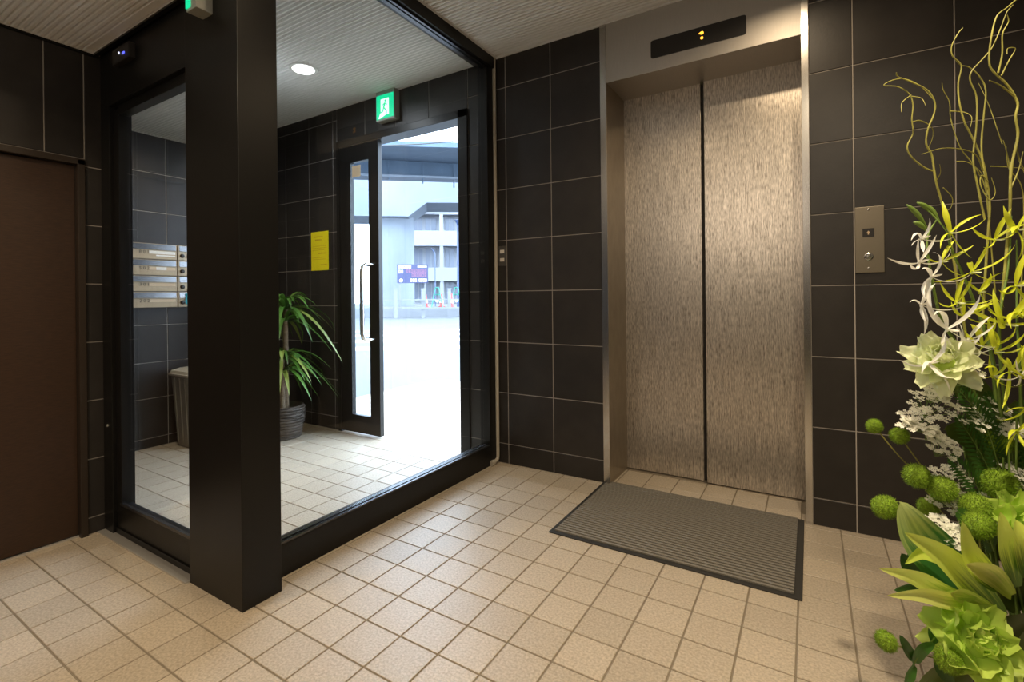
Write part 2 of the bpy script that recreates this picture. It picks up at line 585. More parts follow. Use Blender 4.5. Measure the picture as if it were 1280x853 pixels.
# ---- ribbed ceilings
def ceiling(x0, x1, y0, y1, z, pitch, label, margin=0.02, thick=0.12):
    c = MB().box(x0, x1, y0, y1, z + 0.002, z + thick).build('ceiling', 'ceiling_white')
    struct(c, label, 'ceiling')
    m = MB()
    y = y0 + margin
    rw, rh = pitch * 0.54, pitch * 0.42
    while y + pitch < y1 - margin:
        n = len(m.v)
        sec = [(0, 0.004), (0, -rh * 0.55), (rw * 0.28, -rh), (rw * 0.72, -rh), (rw, -rh * 0.55), (rw, 0.004)]
        for xx in (x0 + margin, x1 - margin):
            m.v += [(xx, y + a, z + b) for a, b in sec]
        k = len(sec)
        for q in range(k - 1):
            m.f.append((n + q, n + q + 1, n + k + q + 1, n + k + q))
        m.f.append(tuple(n + q for q in range(k)))
        m.f.append(tuple(n + k + q for q in range(k)))
        y += pitch
    rb = m.build('ribs', 'ceiling_white', c)
    rb['kind'] = 'stuff'
    t = MB()
    t.box(x0, x1, y0, y0 + margin, z - 0.008, z + 0.01)
    t.box(x0, x1, y1 - margin, y1, z - 0.008, z + 0.01)
    t.box(x0, x0 + margin, y0 + margin, y1 - margin, z - 0.008, z + 0.01)
    t.box(x1 - margin, x1, y0 + margin, y1 - margin, z - 0.008, z + 0.01)
    t.build('edge_trim', 'ceiling_white', c)
    return c
ceiling(0.005, 2.76, -0.045, YW, CZ, 0.0265, 'white ribbed ceiling in front of the elevator')
ceiling(-0.28, 2.76, -2.62, -0.045, CZ, 0.0265, 'white ribbed ceiling over the rear of the lobby')
ceiling(XV, -0.095, -0.05, YW, CZ, 0.0265, 'white ribbed ceiling of the glazed vestibule')
ceiling(XL, -0.28, -2.62, -0.045, CZL, 0.0215, 'lowered ribbed ceiling beside the wooden door', thick=0.42)
ceiling(XV, -1.27, -0.09, 0.985, 2.27, 0.0235, 'lowered ribbed ceiling above the mailboxes', thick=0.40)
tr = MB()
tr.box(XL, XL + 0.014, -2.6, -0.05, CZL - 0.016, CZL)
tr.box(XL, -0.28, -0.062, -0.045, CZL - 0.016, CZL)
struct(tr.build('trim_1', 'black_metal'), 'dark shadow trim around the lowered ceiling', 'trim')
rf = MB().box(-2.5, 2.95, -2.8, 2.3, CZ + 0.12, CZ + 0.30)
struct(rf.build('ceiling', 'wall_grout'), 'concrete slab above the ribbed ceilings', 'ceiling')

# ---- black column between the glass partition and the sliding door
c = MB().box(-0.282, 0.064, -0.043, 0.106, -0.003, CZ + 0.05).build('column', 'black_metal', bevel=0.002)
struct(c, 'square black metal-clad column between the glass partition and the glass door', 'column')

# ---- glass partition
gp = empty('window_1', (-0.03, 0.9, 0))
struct(gp, 'large clear glass partition in a black frame beside the column', 'window')
def loc_build(mb, name, material, parent, **kw):
    o = mb.build(name, material, parent, **kw)
    o.matrix_parent_inverse = Matrix.Translation(parent.location).inverted() if parent.rotation_euler.z == 0 else parent.matrix_world.inverted()
    return o
loc_build(MB().box(-0.085, -0.012, 0.10, YW - 0.003, 0.0, 0.125), 'bottom_rail', 'black_metal', gp, bevel=0.002)
loc_build(MB().box(-0.090, 0.004, 0.10, YW - 0.003, 2.525, CZ + 0.02), 'top_rail', 'black_metal', gp, bevel=0.002)
loc_build(MB().box(-0.085, -0.012, 1.625, YW - 0.003, 0.12, 2.53), 'stile', 'black_metal', gp, bevel=0.002)
loc_build(MB().box(-0.085, -0.012, 0.10, 0.150, 0.12, 2.53), 'stile', 'black_metal', gp, bevel=0.002)
loc_build(MB().box(-0.036, -0.028, 0.145, 1.63, 0.12, 2.53), 'pane', 'clear_glass', gp)
for zz in (0.121, 2.513):
    loc_build(MB().box(-0.027, -0.014, 0.15, 1.625, zz, zz + 0.012), 'glazing_bead', 'bead_metal', gp)
    loc_build(MB().box(-0.060, -0.037, 0.15, 1.625, zz, zz + 0.012), 'glazing_bead', 'bead_metal', gp)

# ---- sliding glass door between column and wooden door wall
sd = empty('door_3', (-0.65, -0.01, 0))
struct(sd, 'black framed sliding glass door left of the column, with sensor header', 'door')
loc_build(MB().box(XL + 0.001, -0.985, -0.030, 0.06, 0.0, CZL + 0.3), 'jamb', 'black_metal', sd, bevel=0.002)
loc_build(MB().box(-0.984, -0.936, -0.014, 0.03, 0.03, 1.93), 'stile', 'black_metal', sd, bevel=0.002)
loc_build(MB().box(-0.940, -0.282, -0.014, 0.03, 0.030, 0.138), 'bottom_rail', 'black_metal', sd, bevel=0.002)
loc_build(MB().box(-0.940, -0.282, -0.018, -0.004, 0.138, 0.150), 'glazing_bead', 'bead_metal', sd)
loc_build(MB().box(-0.940, -0.282, -0.014, 0.03, 1.905, 1.945), 'top_rail', 'black_metal', sd, bevel=0.002)
loc_build(MB().box(-0.940, -0.282, 0.004, 0.012, 0.13, 1.91), 'pane', 'clear_glass', sd)
loc_build(MB().box(-0.985, -0.282, -0.036, 0.07, 1.945, CZ), 'header', 'black_metal', sd, bevel=0.003)
sens = loc_build(MB().box(-0.86, -0.70, -0.062, -0.035, 2.085, 2.150), 'sensor', 'dark_panel', sd, bevel=0.004)
for xx, ww, zz, mm in ((-0.790, 0.006, 2.122, 'white_led'), (-0.748, 0.020, 2.112, 'blue_led')):
    MB().box(xx - ww / 2, xx + ww / 2, -0.0645, -0.061, zz - 0.004, zz + 0.004).build('indicator_light', mm, sens)
loc_build(MB().box(-1.07, -0.282, -0.060, 0.03, -0.003, 0.006), 'threshold', 'aluminium', sd)
loc_build(MB().box(-1.07, -0.282, -0.020, 0.03, 0.004, 0.030), 'floor_guide', 'black_metal', sd)
lk = MB().lathe([(0.006, 0), (0.006, 0.004), (0.003, 0.005)], (0, 0, 0), 10, 'y')
lk.v = [(x - 1.03, -0.030 - y, z + 0.49) for x, y, z in lk.v]
loc_build(lk, 'lock', 'aluminium', sd)

# ---- wooden door
wd = empty('door_1', (XL, -0.54, 0))
struct(wd, 'dark brown wooden door with matching frame at the lobby side wall', 'door')
loc_build(MB().box(XL - 0.058, XL - 0.018, dy0 + 0.03, -0.123, 0.012, 1.672), 'leaf', 'wood_door', wd, bevel=0.002)
loc_build(MB().box(XL - 0.13, XL + 0.012, -0.121, -0.094, -0.002, 1.70), 'frame_post', 'door_frame_brown', wd, bevel=0.002)
loc_build(MB().box(XL - 0.13, XL + 0.012, dy0, dy0 + 0.028, -0.002, 1.70), 'frame_post', 'door_frame_brown', wd, bevel=0.002)
loc_build(MB().box(XL - 0.13, XL + 0.012, dy0, -0.094, 1.676, 1.704), 'frame_head', 'door_frame_brown', wd, bevel=0.002)
loc_build(MB().box(XL - 0.10, XL - 0.012, dy0 + 0.03, -0.121, -0.002, 0.007), 'threshold', 'aluminium', wd)
loc_build(MB().box(XL - 0.16, XL - 0.13, dy0, -0.094, -0.002, 1.70), 'backing', 'ink_dark', wd)

# ---- entrance door: a closed narrow leaf with pull handle, the other half open to the street
ed = empty('door_2', (-0.87, YW, 0))
struct(ed, 'black framed street entrance with a narrow glazed leaf and open doorway', 'door')
loc_build(MB().box(DX0, -1.484, YW - 0.012, YW + 0.12, -0.002, DZ), 'frame_post', 'black_metal', ed, bevel=0.002)
loc_build(MB().box(-0.302, DX1, YW - 0.012, YW + 0.12, -0.002, DZ), 'frame_post', 'black_metal', ed, bevel=0.002)
loc_build(MB().box(DX0, DX1, YW - 0.012, YW + 0.12, 2.272, DZ), 'frame_head', 'black_metal', ed, bevel=0.002)
leaf = empty('leaf', (0, 0, 0)); leaf.parent = ed
leaf.matrix_parent_inverse = Matrix.Translation(ed.location).inverted()
ly0, ly1 = YW - 0.006, YW + 0.034
def lb(mb, name, material, **kw):
    o = mb.build(name, material, leaf, **kw)
    return o
lb(MB().box(-1.483, -1.363, ly0, ly1, 0.012, 2.270), 'stile', 'black_metal', bevel=0.002)
lb(MB().box(-1.160, -1.056, ly0, ly1, 0.012, 2.270), 'stile', 'black_metal', bevel=0.002)
lb(MB().box(-1.364, -1.159, ly0, ly1, 0.012, 0.150), 'bottom_rail', 'black_metal', bevel=0.002)
lb(MB().box(-1.364, -1.159, ly0, ly1, 2.135, 2.270), 'top_rail', 'black_metal', bevel=0.002)
lb(MB().box(-1.366, -1.157, YW + 0.010, YW + 0.016, 0.148, 2.137), 'pane', 'clear_glass')
lb(MB().box(-1.358, -1.262, YW + 0.0095, YW + 0.0100, 2.02, 2.11), 'notice', 'name_strip')
hp = [(-1.108, ly0 + 0.002, 0.752), (-1.108, ly0 - 0.08, 0.752), (-1.108, ly0 - 0.112, 0.765), (-1.108, ly0 - 0.125, 0.80),
      (-1.108, ly0 - 0.125, 1.27), (-1.108, ly0 - 0.112, 1.305), (-1.108, ly0 - 0.08, 1.318), (-1.108, ly0 + 0.002, 1.318)]
lb(MB().tube(hp, 0.016, 12), 'pull_handle', 'stainless_bright', smooth=True)

# ================================================================== elevator
ev = empty('elevator', (1.2, YW, 0))
tag(ev, 'elevator with two etched steel door panels in a stainless steel surround', 'elevator')
yf = YW - 0.010
loc_build(MB().box(EX0, 0.737, yf, 2.10, -0.002, CZ), 'jamb', 'jamb_steel', ev, bevel=0.0015)
loc_build(MB().box(1.667, EX1, yf, 2.10, -0.002, CZ), 'jamb', 'jamb_steel', ev, bevel=0.0015)
loc_build(MB().box(EX0 + 0.001, 0.736, yf - 0.002, yf + 0.004, 0.0, CZ), 'edge_strip', 'stainless_bright', ev)
loc_build(MB().box(1.668, EX1 - 0.001, yf - 0.002, yf + 0.004, 0.0, CZ), 'edge_strip', 'stainless_bright', ev)
loc_build(MB().box(0.735, 1.669, yf + 0.003, 2.10, 2.262, CZ), 'head_panel', 'stainless', ev, bevel=0.0015)
def dpan(x0, x1, y):
    d = loc_build(MB().box(x0, x1, y, y + 0.03, 0.008, 2.30), 'door_panel', 'etched_steel', ev, bevel=0.002)
    return d
dpan(0.733, 1.178, 2.016)
dpan(1.198, 1.672, 1.996)
loc_build(MB().box(1.170, 1.205, 2.044, 2.05, 0.0, 2.30), 'door_gap', 'ink_dark', ev)
loc_build(MB().box(0.70, 1.70, 2.055, 2.10, -0.01, 2.40), 'leak_blocker', 'ink_dark', ev)  # unseen panel added behind the doors to stop sky light leaking in
loc_build(MB().box(0.737, 1.667, 1.99, 2.06, -0.02, 0.004), 'sill', 'jamb_steel', ev)
# floor display over the doors
def rrect(x0, x1, z0, z1, r, n=4):
    out = []
    for cx, cz, a in ((x1 - r, z1 - r, 0), (x0 + r, z1 - r, 90), (x0 + r, z0 + r, 180), (x1 - r, z0 + r, 270)):
        for k in range(n + 1):
            t = math.radians(a + 90 * k / n)
            out.append((cx + r * math.cos(t), cz + r * math.sin(t)))
    return out
dp = loc_build(MB().prism(rrect(0.985, 1.443, 2.330, 2.425, 0.012), lambda a, b, h: (a, h, b), yf - 0.001, yf + 0.006), 'display_panel', 'dark_panel', ev)
led = MB()
led.prism([(1.226, 2.393), (1.238, 2.400), (1.238, 2.386)], lambda a, b, h: (a, h, b), yf - 0.003, yf)
led.prism([(1.242 + 0.008 * math.cos(t * PI / 5), 2.393 + 0.008 * math.sin(t * PI / 5)) for t in range(10)], lambda a, b, h: (a, h, b), yf - 0.003, yf)
led.prism([(1.241 + 0.007 * math.cos(t * PI / 5), 2.368 + 0.007 * math.sin(t * PI / 5)) for t in range(10)], lambda a, b, h: (a, h, b), yf - 0.003, yf)
led.build('floor_indicator', 'amber_led', dp)

# ---- call button plate
cp = empty('call_button_panel', (1.914, YW, 1.296))
tag(cp, 'stainless steel elevator call button plate on the dark tiles', 'button panel')
loc_build(MB().box(1.863, 1.965, YW - 0.007, YW + 0.002, 1.152, 1.440), 'plate', 'plate_bronze', cp, bevel=0.0015)
loc_build(MB().box(1.889, 1.930, YW - 0.009, YW - 0.006, 1.308, 1.345), 'display', 'dark_panel', cp)
ar = MB().prism([(1.903, 1.325), (1.9095, 1.335), (1.916, 1.325)], lambda a, b, h: (a, h, b), YW - 0.0098, YW - 0.0088)
ar.box(1.9075, 1.9115, YW - 0.0098, YW - 0.0088, 1.318, 1.326)
loc_build(ar, 'floor_mark', 'name_strip', cp)
bt = MB().lathe([(0.0165, 0.0), (0.0165, -0.004), (0.013, -0.005), (0.012, -0.0035), (0.008, -0.0035), (0.007, -0.0055), (0.001, -0.006)], (1.910, YW - 0.006, 1.222), 24, 'y')
loc_build(bt, 'call_button', 'stainless_bright', cp, smooth=True)
for zz in (1.427, 1.172):
    loc_build(MB().lathe([(0.0042, 0), (0.0036, -0.002), (0.001, -0.0025)], (1.910, YW - 0.0065, zz), 12, 'y'), 'screw', 'stainless_bright', cp)

# ---- light switch, conduit
sw = empty('light_switch', (0.040, YW, 1.325))
tag(sw, 'small grey switch plate with two white rocker switches by the partition', 'switch')
loc_build(MB().box(0.011, 0.067, YW - 0.007, YW + 0.002, 1.262, 1.388), 'plate', 'switch_plate', sw, bevel=0.002)
for zz in (1.300, 1.352):
    loc_build(MB().box(0.024, 0.054, YW - 0.011, YW - 0.006, zz - 0.011, zz + 0.011), 'rocker', 'switch_white', sw, bevel=0.002)
pc = [(-0.002, YW - 0.018, CZ - 0.004), (-0.002, YW - 0.018, 0.9), (-0.002, YW - 0.018, 0.05), (-0.002, YW - 0.022, 0.03), (-0.002, YW - 0.04, 0.02), (-0.002, YW - 0.075, 0.018)]
cnd = empty('conduit_pipe', (-0.002, YW - 0.018, 0))
tag(cnd, 'thin ivory cable conduit running down the corner beside the glass partition', 'pipe')
loc_build(MB().tube(pc, 0.0115, 12), 'pipe', 'ivory_plastic', cnd, smooth=True)
loc_build(MB().lathe([(0.0165, -0.020), (0.0175, 0.0), (0.0165, 0.012), (0.008, 0.014)], (-0.002, YW - 0.075, 0.0175), 14, 'y'), 'end_cap', 'ivory_plastic', cnd, smooth=True)

# ---- door mat
mt = empty('floor_mat', (1.18, 1.37, 0))
tag(mt, 'ribbed grey-brown entrance mat with black rubber border before the elevator', 'mat')
mx0, mx1, my0, my1 = 0.692, 1.662, 1.012, 1.738
loc_build(MB().box(mx0, mx1, my0, my1, 0.0, 0.0045), 'rubber_border', 'mat_rubber', mt, bevel=0.002)
cb = MB()
y = my0 + 0.026
while y < my1 - 0.012:
    cb.box(mx0 + 0.020, mx1 - 0.026, y, y + 0.0125, 0.003, 0.0100)
    y += 0.0220
rb = loc_build(cb, 'ribbed_carpet', 'mat_carpet', mt)

# ================================================================== vestibule things
# ---- mailboxes, two columns of four
num = {0: '8 0 1', 1: '5 0 2', 2: '3 0 1', 3: '2 0 2'}
MZ0, MH = 1.008, 0.1165
for colm, (ya, yb) in enumerate(((0.531, 0.866), (0.874, 1.209))):
    for row in range(4):
        z1 = MZ0 + MH * (4 - row); z0 = z1 - MH + 0.003
        e = empty('mailbox', (XV, (ya + yb) / 2, z0))
        xf = XV + 0.030
        loc_build(MB().box(XV - 0.002, xf, ya, yb, z0, z1), 'body', 'mail_face', e, bevel=0.0015)
        zf = z0 + MH * 0.60
        fp = MB().hexa([(xf - 0.002, ya + 0.008, zf), (xf + 0.007, ya + 0.008, zf), (xf + 0.007, yb - 0.008, zf), (xf - 0.002, yb - 0.008, zf),
                        (xf - 0.002, ya + 0.008, z1 - 0.004), (xf + 0.001, ya + 0.008, z1 - 0.004), (xf + 0.001, yb - 0.008, z1 - 0.004), (xf - 0.002, yb - 0.008, z1 - 0.004)])
        loc_build(fp, 'flap', 'mail_flap', e)
        loc_build(MB().box(xf, xf + 0.0012, ya, yb, z0 - 0.001, z0 + 0.003), 'seam', 'mail_seam', e)
        loc_build(MB().lathe([(0.0150, 0), (0.0150, 0.012), (0.012, 0.016), (0.004, 0.017)], (xf - 0.001, ya + 0.028, z0 + 0.036), 14, 'x'), 'lock_knob', 'knob_dark', e, smooth=True)
        if colm == 0:
            loc_build(MB().box(xf, xf + 0.0015, ya + 0.150, yb - 0.012, z0 + 0.040, z0 + 0.062), 'name_strip', 'name_strip' if row > 1 else ('paper_white' if row == 0 else 'name_strip'), e)
            if row == 1:
                loc_build(MB().box(xf, xf + 0.0022, ya + 0.195, ya + 0.262, z0 + 0.040, z0 + 0.062), 'name_label', 'paper_white', e)
            if row == 0:
                loc_build(MB().box(xf, xf + 0.0015, ya + 0.195, yb - 0.012, z0 + 0.024, z0 + 0.034), 'name_label', 'paper_white', e)
            t = text(num[row], 0.032, 'number', 'ink_dark', e, (xf + 0.001 - XV, ya + 0.118 - (ya + yb) / 2, 0.050), (PI / 2, 0, PI / 2))
        lab = {(0, 0): 'steel mailbox numbered 801, topmost of its column, with two white name labels',
               (0, 1): 'steel mailbox numbered 502 with a short white name label',
               (0, 2): 'steel mailbox numbered 301 with an empty name strip',
               (0, 3): 'steel mailbox numbered 202, lowest of its column',
               (1, 0): 'steel mailbox beside the one numbered 801, topmost next to the column',
               (1, 1): 'steel mailbox beside the one numbered 502, above the sticker',
               (1, 2): 'steel mailbox beside the one numbered 301, with a white and teal triangular sticker',
               (1, 3): 'steel mailbox beside the one numbered 202, with a teal sticker'}[(colm, row)]
        tag(e, lab, 'mailbox', 'mailboxes on the vestibule wall')
        if colm == 1 and row >= 2:
            if row == 2:
                st = MB().prism([(ya + 0.058, z0 + 0.004), (ya + 0.17, z0 + 0.004), (ya + 0.17, z1 - 0.006), (ya + 0.105, z1 - 0.006)], lambda a, b, h: (h, a, b), xf + 0.0075, xf + 0.0085)
                o = loc_build(st, 'sticker', 'paper_white', e)
                st = MB().prism([(ya + 0.118, z0 + 0.02), (ya + 0.168, z0 + 0.02), (ya + 0.168, z1 - 0.02)], lambda a, b, h: (h, a, b), xf + 0.0086, xf + 0.0092)
                loc_build(st, 'sticker_print', 'teal_sticker', e)
            else:
                st = MB().prism(rrect(ya + 0.045, ya + 0.19, z0 + 0.022, z1 - 0.010, 0.012), lambda a, b, h: (h, a, b), xf + 0.0075, xf + 0.0085)
                loc_build(st, 'sticker', 'teal_sticker', e)
                st = MB().prism(rrect(ya + 0.060, ya + 0.17, z0 + 0.040, z0 + 0.075, 0.006), lambda a, b, h: (h, a, b), xf + 0.0086, xf + 0.0092)
                loc_build(st, 'sticker_print', 'paper_white', e)

# ---- trash bin
tb = empty('trash_bin', (-2.13, 0.955, 0))
tag(tb, 'grey plastic trash bin with a bag liner below the mailboxes', 'trash bin')
def rr_loop(hx, hy, r, n=5):
    out = []
    for cx, cy, a in ((hx - r, hy - r, 0), (-hx + r, hy - r, 90), (-hx + r, -hy + r, 180), (hx - r, -hy + r, 270)):
        for k in range(n + 1):
            t = math.radians(a + 90 * k / n)
            out.append((cx + r * math.cos(t), cy + r * math.sin(t)))
    return out
def loft(secs):
    b = MB()
    k = None
    for hx, hy, r, z in secs:
        L = rr_loop(hx, hy, r); k = len(L)
        b.v += [(x, y, z) for x, y in L]
    for i in range(len(secs) - 1):
        for s in range(k):
            t = (s + 1) % k
            b.f.append((i * k + s, i * k + t, (i + 1) * k + t, (i + 1) * k + s))
    b.f.append(tuple(range(k - 1, -1, -1)))
    n = (len(secs) - 1) * k
    b.f.append(tuple(n + s for s in range(k)))
    return b
loft([(0.105, 0.125, 0.03, 0.0), (0.112, 0.132, 0.03, 0.01), (0.140, 0.162, 0.035, 0.525), (0.132, 0.154, 0.03, 0.525), (0.11, 0.13, 0.03, 0.03)]).build('body', 'bin_plastic', tb, smooth=True)
loft([(0.141, 0.163, 0.035, 0.515), (0.156, 0.178, 0.04, 0.518), (0.156, 0.178, 0.04, 0.532), (0.135, 0.157, 0.033, 0.540), (0.128, 0.150, 0.03, 0.52)]).build('rim', 'bin_rim', tb, smooth=True)
bg = loft([(0.150, 0.172, 0.04, 0.530), (0.140, 0.164, 0.04, 0.553), (0.10, 0.12, 0.04, 0.570), (0.05, 0.07, 0.03, 0.562), (0.02, 0.03, 0.01, 0.555)])
bg.v = [(x, y, z + 0.006 * math.sin(x * 90) * math.cos(y * 70)) for x, y, z in bg.v]
bg.build('bag_liner', 'bag_film', tb, smooth=True)
for a in (-0.07, 0.0, 0.07):
    MB().hexa([(0.116, a - 0.006, 0.03), (0.122, a - 0.006, 0.03), (0.122, a + 0.006, 0.03), (0.116, a + 0.006, 0.03),
               (0.138, a - 0.006, 0.50), (0.1445, a - 0.006, 0.50), (0.1445, a + 0.006, 0.50), (0.138, a + 0.006, 0.50)]).build('rib', 'bin_plastic', tb)
    MB().hexa([(a - 0.006, -0.141, 0.03), (a + 0.006, -0.141, 0.03), (a + 0.006, -0.134, 0.03), (a - 0.006, -0.134, 0.03),
               (a - 0.006, -0.166, 0.50), (a + 0.006, -0.166, 0.50), (a + 0.006, -0.160, 0.50), (a - 0.006, -0.160, 0.50)]).build('rib', 'bin_plastic', tb)

# ---- yellow notice
yn = empty('notice_sheet', (-1.742, YW, 1.46))
tag(yn, 'bright yellow paper notice taped on the dark tiles by the entrance', 'notice')
loc_build(MB().box(-1.851, -1.633, YW - 0.0018, YW - 0.0002, 1.300, 1.622), 'sheet', 'poster_yellow', yn)
pr_ = MB()
for k, (x0, x1, zz, hh) in enumerate(((-1.81, -1.70, 1.575, 0.010), (-1.80, -1.72, 1.548, 0.012), (-1.83, -1.66, 1.500, 0.004), (-1.83, -1.65, 1.484, 0.004), (-1.83, -1.68, 1.468, 0.004), (-1.76, -1.66, 1.436, 0.010), (-1.83, -1.66, 1.405, 0.004), (-1.83, -1.67, 1.390, 0.004), (-1.73, -1.65, 1.345, 0.006))):
    x = x0
    while x < x1:
        ww = random.uniform(0.008, 0.018)
        pr_.box(x, min(x + ww, x1), YW - 0.0022, YW - 0.0017, zz, zz + hh)
        x += ww + 0.004
loc_build(pr_, 'print', 'poster_ink', yn)['kind'] = 'stuff'

# ---- exit signs
def exit_face(parent, x0, x1, z0, z1, yq):
    """running figure at a white doorway on green, lit"""
    loc_build(MB().box(x0, x1, yq, yq + 0.004, z0, z1), 'green_lens', 'exit_green', parent)
    W, H = x1 - x0, z1 - z0
    def P(a, b): return (x0 + a * W, z0 + b * H)
    f = lambda a, b, h: (a, h, b)
    loc_build(MB().prism([P(0.22, 0.02), P(0.58, 0.14), P(0.74, 0.14), P(0.74, 0.82), P(0.26, 0.82), P(0.26, 0.30), P(0.12, 0.02)], f, yq - 0.001, yq + 0.001), 'doorway_symbol', 'exit_white', parent)
    m = MB()
    def bar(a, b, wd):
        a = Vector((a[0], a[1])); b = Vector((b[0], b[1])); d = (b - a).normalized(); n = Vector((-d.y, d.x)) * wd / 2
        m.prism([tuple(a + n), tuple(a - n), tuple(b - n), tuple(b + n)], f, yq - 0.0022, yq - 0.0008)
    cx, cz = P(0.54, 0.72)
    m.prism([(cx + 0.05 * W * math.cos(t * PI / 4), cz + 0.05 * W * math.sin(t * PI / 4)) for t in range(8)], f, yq - 0.0022, yq - 0.0008)
    bar(P(0.52, 0.64), P(0.44, 0.44), 0.075 * W)
    bar(P(0.52, 0.63), P(0.64, 0.54), 0.035 * W)
    bar(P(0.50, 0.63), P(0.38, 0.56), 0.035 * W)
    bar(P(0.44, 0.45), P(0.60, 0.30), 0.05 * W)
    bar(P(0.60, 0.30), P(0.60, 0.17), 0.045 * W)
    bar(P(0.44, 0.45), P(0.38, 0.28), 0.05 * W)
    bar(P(0.38, 0.28), P(0.24, 0.26), 0.045 * W)
    loc_build(m, 'running_figure', 'exit_green', parent)
x1s = empty('exit_sign', (-0.93, YW, 2.39))
tag(x1s, 'lit green emergency exit sign with running figure above the street entrance', 'exit sign')
loc_build(MB().box(-1.02, -0.835, YW - 0.055, YW + 0.002, 2.375, CZ - 0.006), 'case', 'exit_case', x1s, bevel=0.003)
exit_face(x1s, -1.013, -0.842, 2.387, 2.562, YW - 0.058)
x2s = empty('exit_sign', (-0.115, -0.043, 2.075))
tag(x2s, 'small exit sign box with a narrow green face, mounted high on the black column', 'exit sign')
loc_build(MB().box(-0.150, -0.085, -0.100, -0.042, 2.075, 2.26), 'case', 'exit_case', x2s, bevel=0.003)
loc_build(MB().box(-0.148, -0.120, -0.104, -0.099, 2.085, 2.25), 'green_lens', 'exit_green', x2s)

# ---- recessed downlight of the vestibule
dl = empty('ceiling_downlight', (-1.125, 1.110, CZ))
tag(dl, 'round white recessed downlight glowing in the ribbed vestibule ceiling', 'ceiling light')
MB().lathe([(0.070, 0.01), (0.070, -0.016), (0.090, -0.016), (0.093, -0.010), (0.093, 0.01)], (0, 0, 0), 32).build('ring', 'lamp_ring', dl, smooth=True)
MB().lathe([(0.071, -0.013), (0.066, -0.0185), (0.02, -0.0205)], (0, 0, 0), 32).build('diffuser', 'lamp_glow', dl, smooth=True)

# ---- dracaena in a wicker pot
pd = empty('potted_dracaena', (-1.74, 1.36, 0))
tag(pd, 'leafy green dracaena plant in a dark wicker pot beside the entrance door', 'plant')
pot = MB().lathe([(0.105, 0.0), (0.118, 0.02), (0.140, 0.14), (0.146, 0.225), (0.150, 0.245), (0.138, 0.250), (0.128, 0.235), (0.12, 0.19)], (0, 0, 0), 32).build('pot', 'wicker', pd, smooth=True)
for k in range(11):
    zz = 0.012 + k * 0.0215
    rr = 0.113 + 0.036 * min(1, zz / 0.16) ** 0.8
    ring = [((rr + 0.003 * (1 if (s + k) % 2 else -1)) * math.cos(2 * PI * s / 40), (rr + 0.003 * (1 if (s + k) % 2 else -1)) * math.sin(2 * PI * s / 40), zz) for s in range(41)]
    MB().tube(ring, 0.0095, 6, cap=False).build('wicker_strand', 'wicker', pot, smooth=True)
MB().lathe([(0.128, 0.19), (0.127, 0.205), (0.02, 0.215)], (0, 0, 0), 20).build('soil', 'soil', pot)
def leaf_strip(path, width, fold=0.25, nx=(0, 0, 1), seg=None, prof=None):
    """pointed leaf blade along a path, with a V fold"""
    b = MB()
    P = [Vector(p) for p in path]
    n = len(P)
    for i, p in enumerate(P):
        t = i / (n - 1)
        wd = width * (prof(t) if prof else math.sin(PI * min(1, 0.12 + 0.88 * t)) ** 0.8 * (1 - 0.15 * t))
        d = (P[min(i + 1, n - 1)] - P[max(i - 1, 0)]).normalized()
        s = d.cross(Vector(nx))
        if s.length < 1e-3:
            s = d.cross(Vector((0.3, 0.9, 0.1)))
        s.normalize(); u = s.cross(d)
        b.v += [tuple(p - s * wd / 2 + u * wd * fold), tuple(p), tuple(p + s * wd / 2 + u * wd * fold)]
    for i in range(n - 1):
        for q in (0, 1):
            b.f.append((i * 3 + q, i * 3 + q + 1, i * 3 + q + 4, i * 3 + q + 3))
    return b
for x, y, h, r in ((0.0, 0.02, 0.98, 0.021), (0.035, -0.035, 0.60, 0.019)):
    MB().tube([(x, y, 0.2), (x + 0.006, y, 0.2 + (h - 0.2) * 0.5), (x, y + 0.004, h)], [r * 1.15, r, r * 0.85], 10).build('trunk', 'trunk', pd, smooth=True)
rnd = random.Random(5)
for (x, y, z, cnt, L) in ((0.0, 0.02, 0.98, 38, 0.45), (0.0, 0.02, 0.88, 20, 0.40), (0.035, -0.035, 0.60, 38, 0.42), (0.035, -0.035, 0.50, 20, 0.36)):
    for k in range(cnt):
        a = 2 * PI * k / cnt * 2.4 + rnd.uniform(-0.3, 0.3)
        l = L * rnd.uniform(0.7, 1.1)
        up = rnd.uniform(0.2, 1.25)
        pts = []
        for q in range(8):
            t = q / 7
            ho = l * t * math.cos(up) * (1 + 0.15 * t)
            vz = l * (math.sin(up) * t - (1.15 - 0.30 * up) * t * t)
            pts.append((max(x + ho * math.cos(a), -0.20), y + min(ho * math.sin(a), YW - 1.36 - y - 0.03), z + vz))
        leaf_strip(pts, rnd.uniform(0.030, 0.044), 0.18).build('leaf', 'dracaena_pale' if rnd.random() < 0.25 else 'dracaena_leaf', pd, smooth=True)

# ================================================================== the street outside
mat('asphalt_pale', (0.085, 0.087, 0.092), 0.9, noise=(0.6, 0.08))
mat('road_paint', (0.3, 0.3, 0.3), 0.8)
mat('concrete', (0.16, 0.18, 0.21), 0.8, noise=(0.5, 0.08))
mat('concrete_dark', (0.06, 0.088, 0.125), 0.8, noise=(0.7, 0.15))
mat('facade_white', (0.20, 0.205, 0.22), 0.8)
mat('window_dark', (0.10, 0.115, 0.15), 0.3)
mat('fence_white', (0.16, 0.165, 0.175), 0.6)
mat('sign_navy', (0.03, 0.035, 0.10), 0.5)
mat('sign_white', (0.75, 0.75, 0.8), 0.5)
mat('sign_pink', (0.22, 0.08, 0.14), 0.5)
mat('cone_red', (0.35, 0.05, 0.045), 0.5)
mat('barricade_green', (0.03, 0.20, 0.15), 0.5)
mat('lamp_navy', (0.035, 0.06, 0.14), 0.4)
g = MB()
g.box(-70, 40, 4.04, 95, -0.12, -0.012)
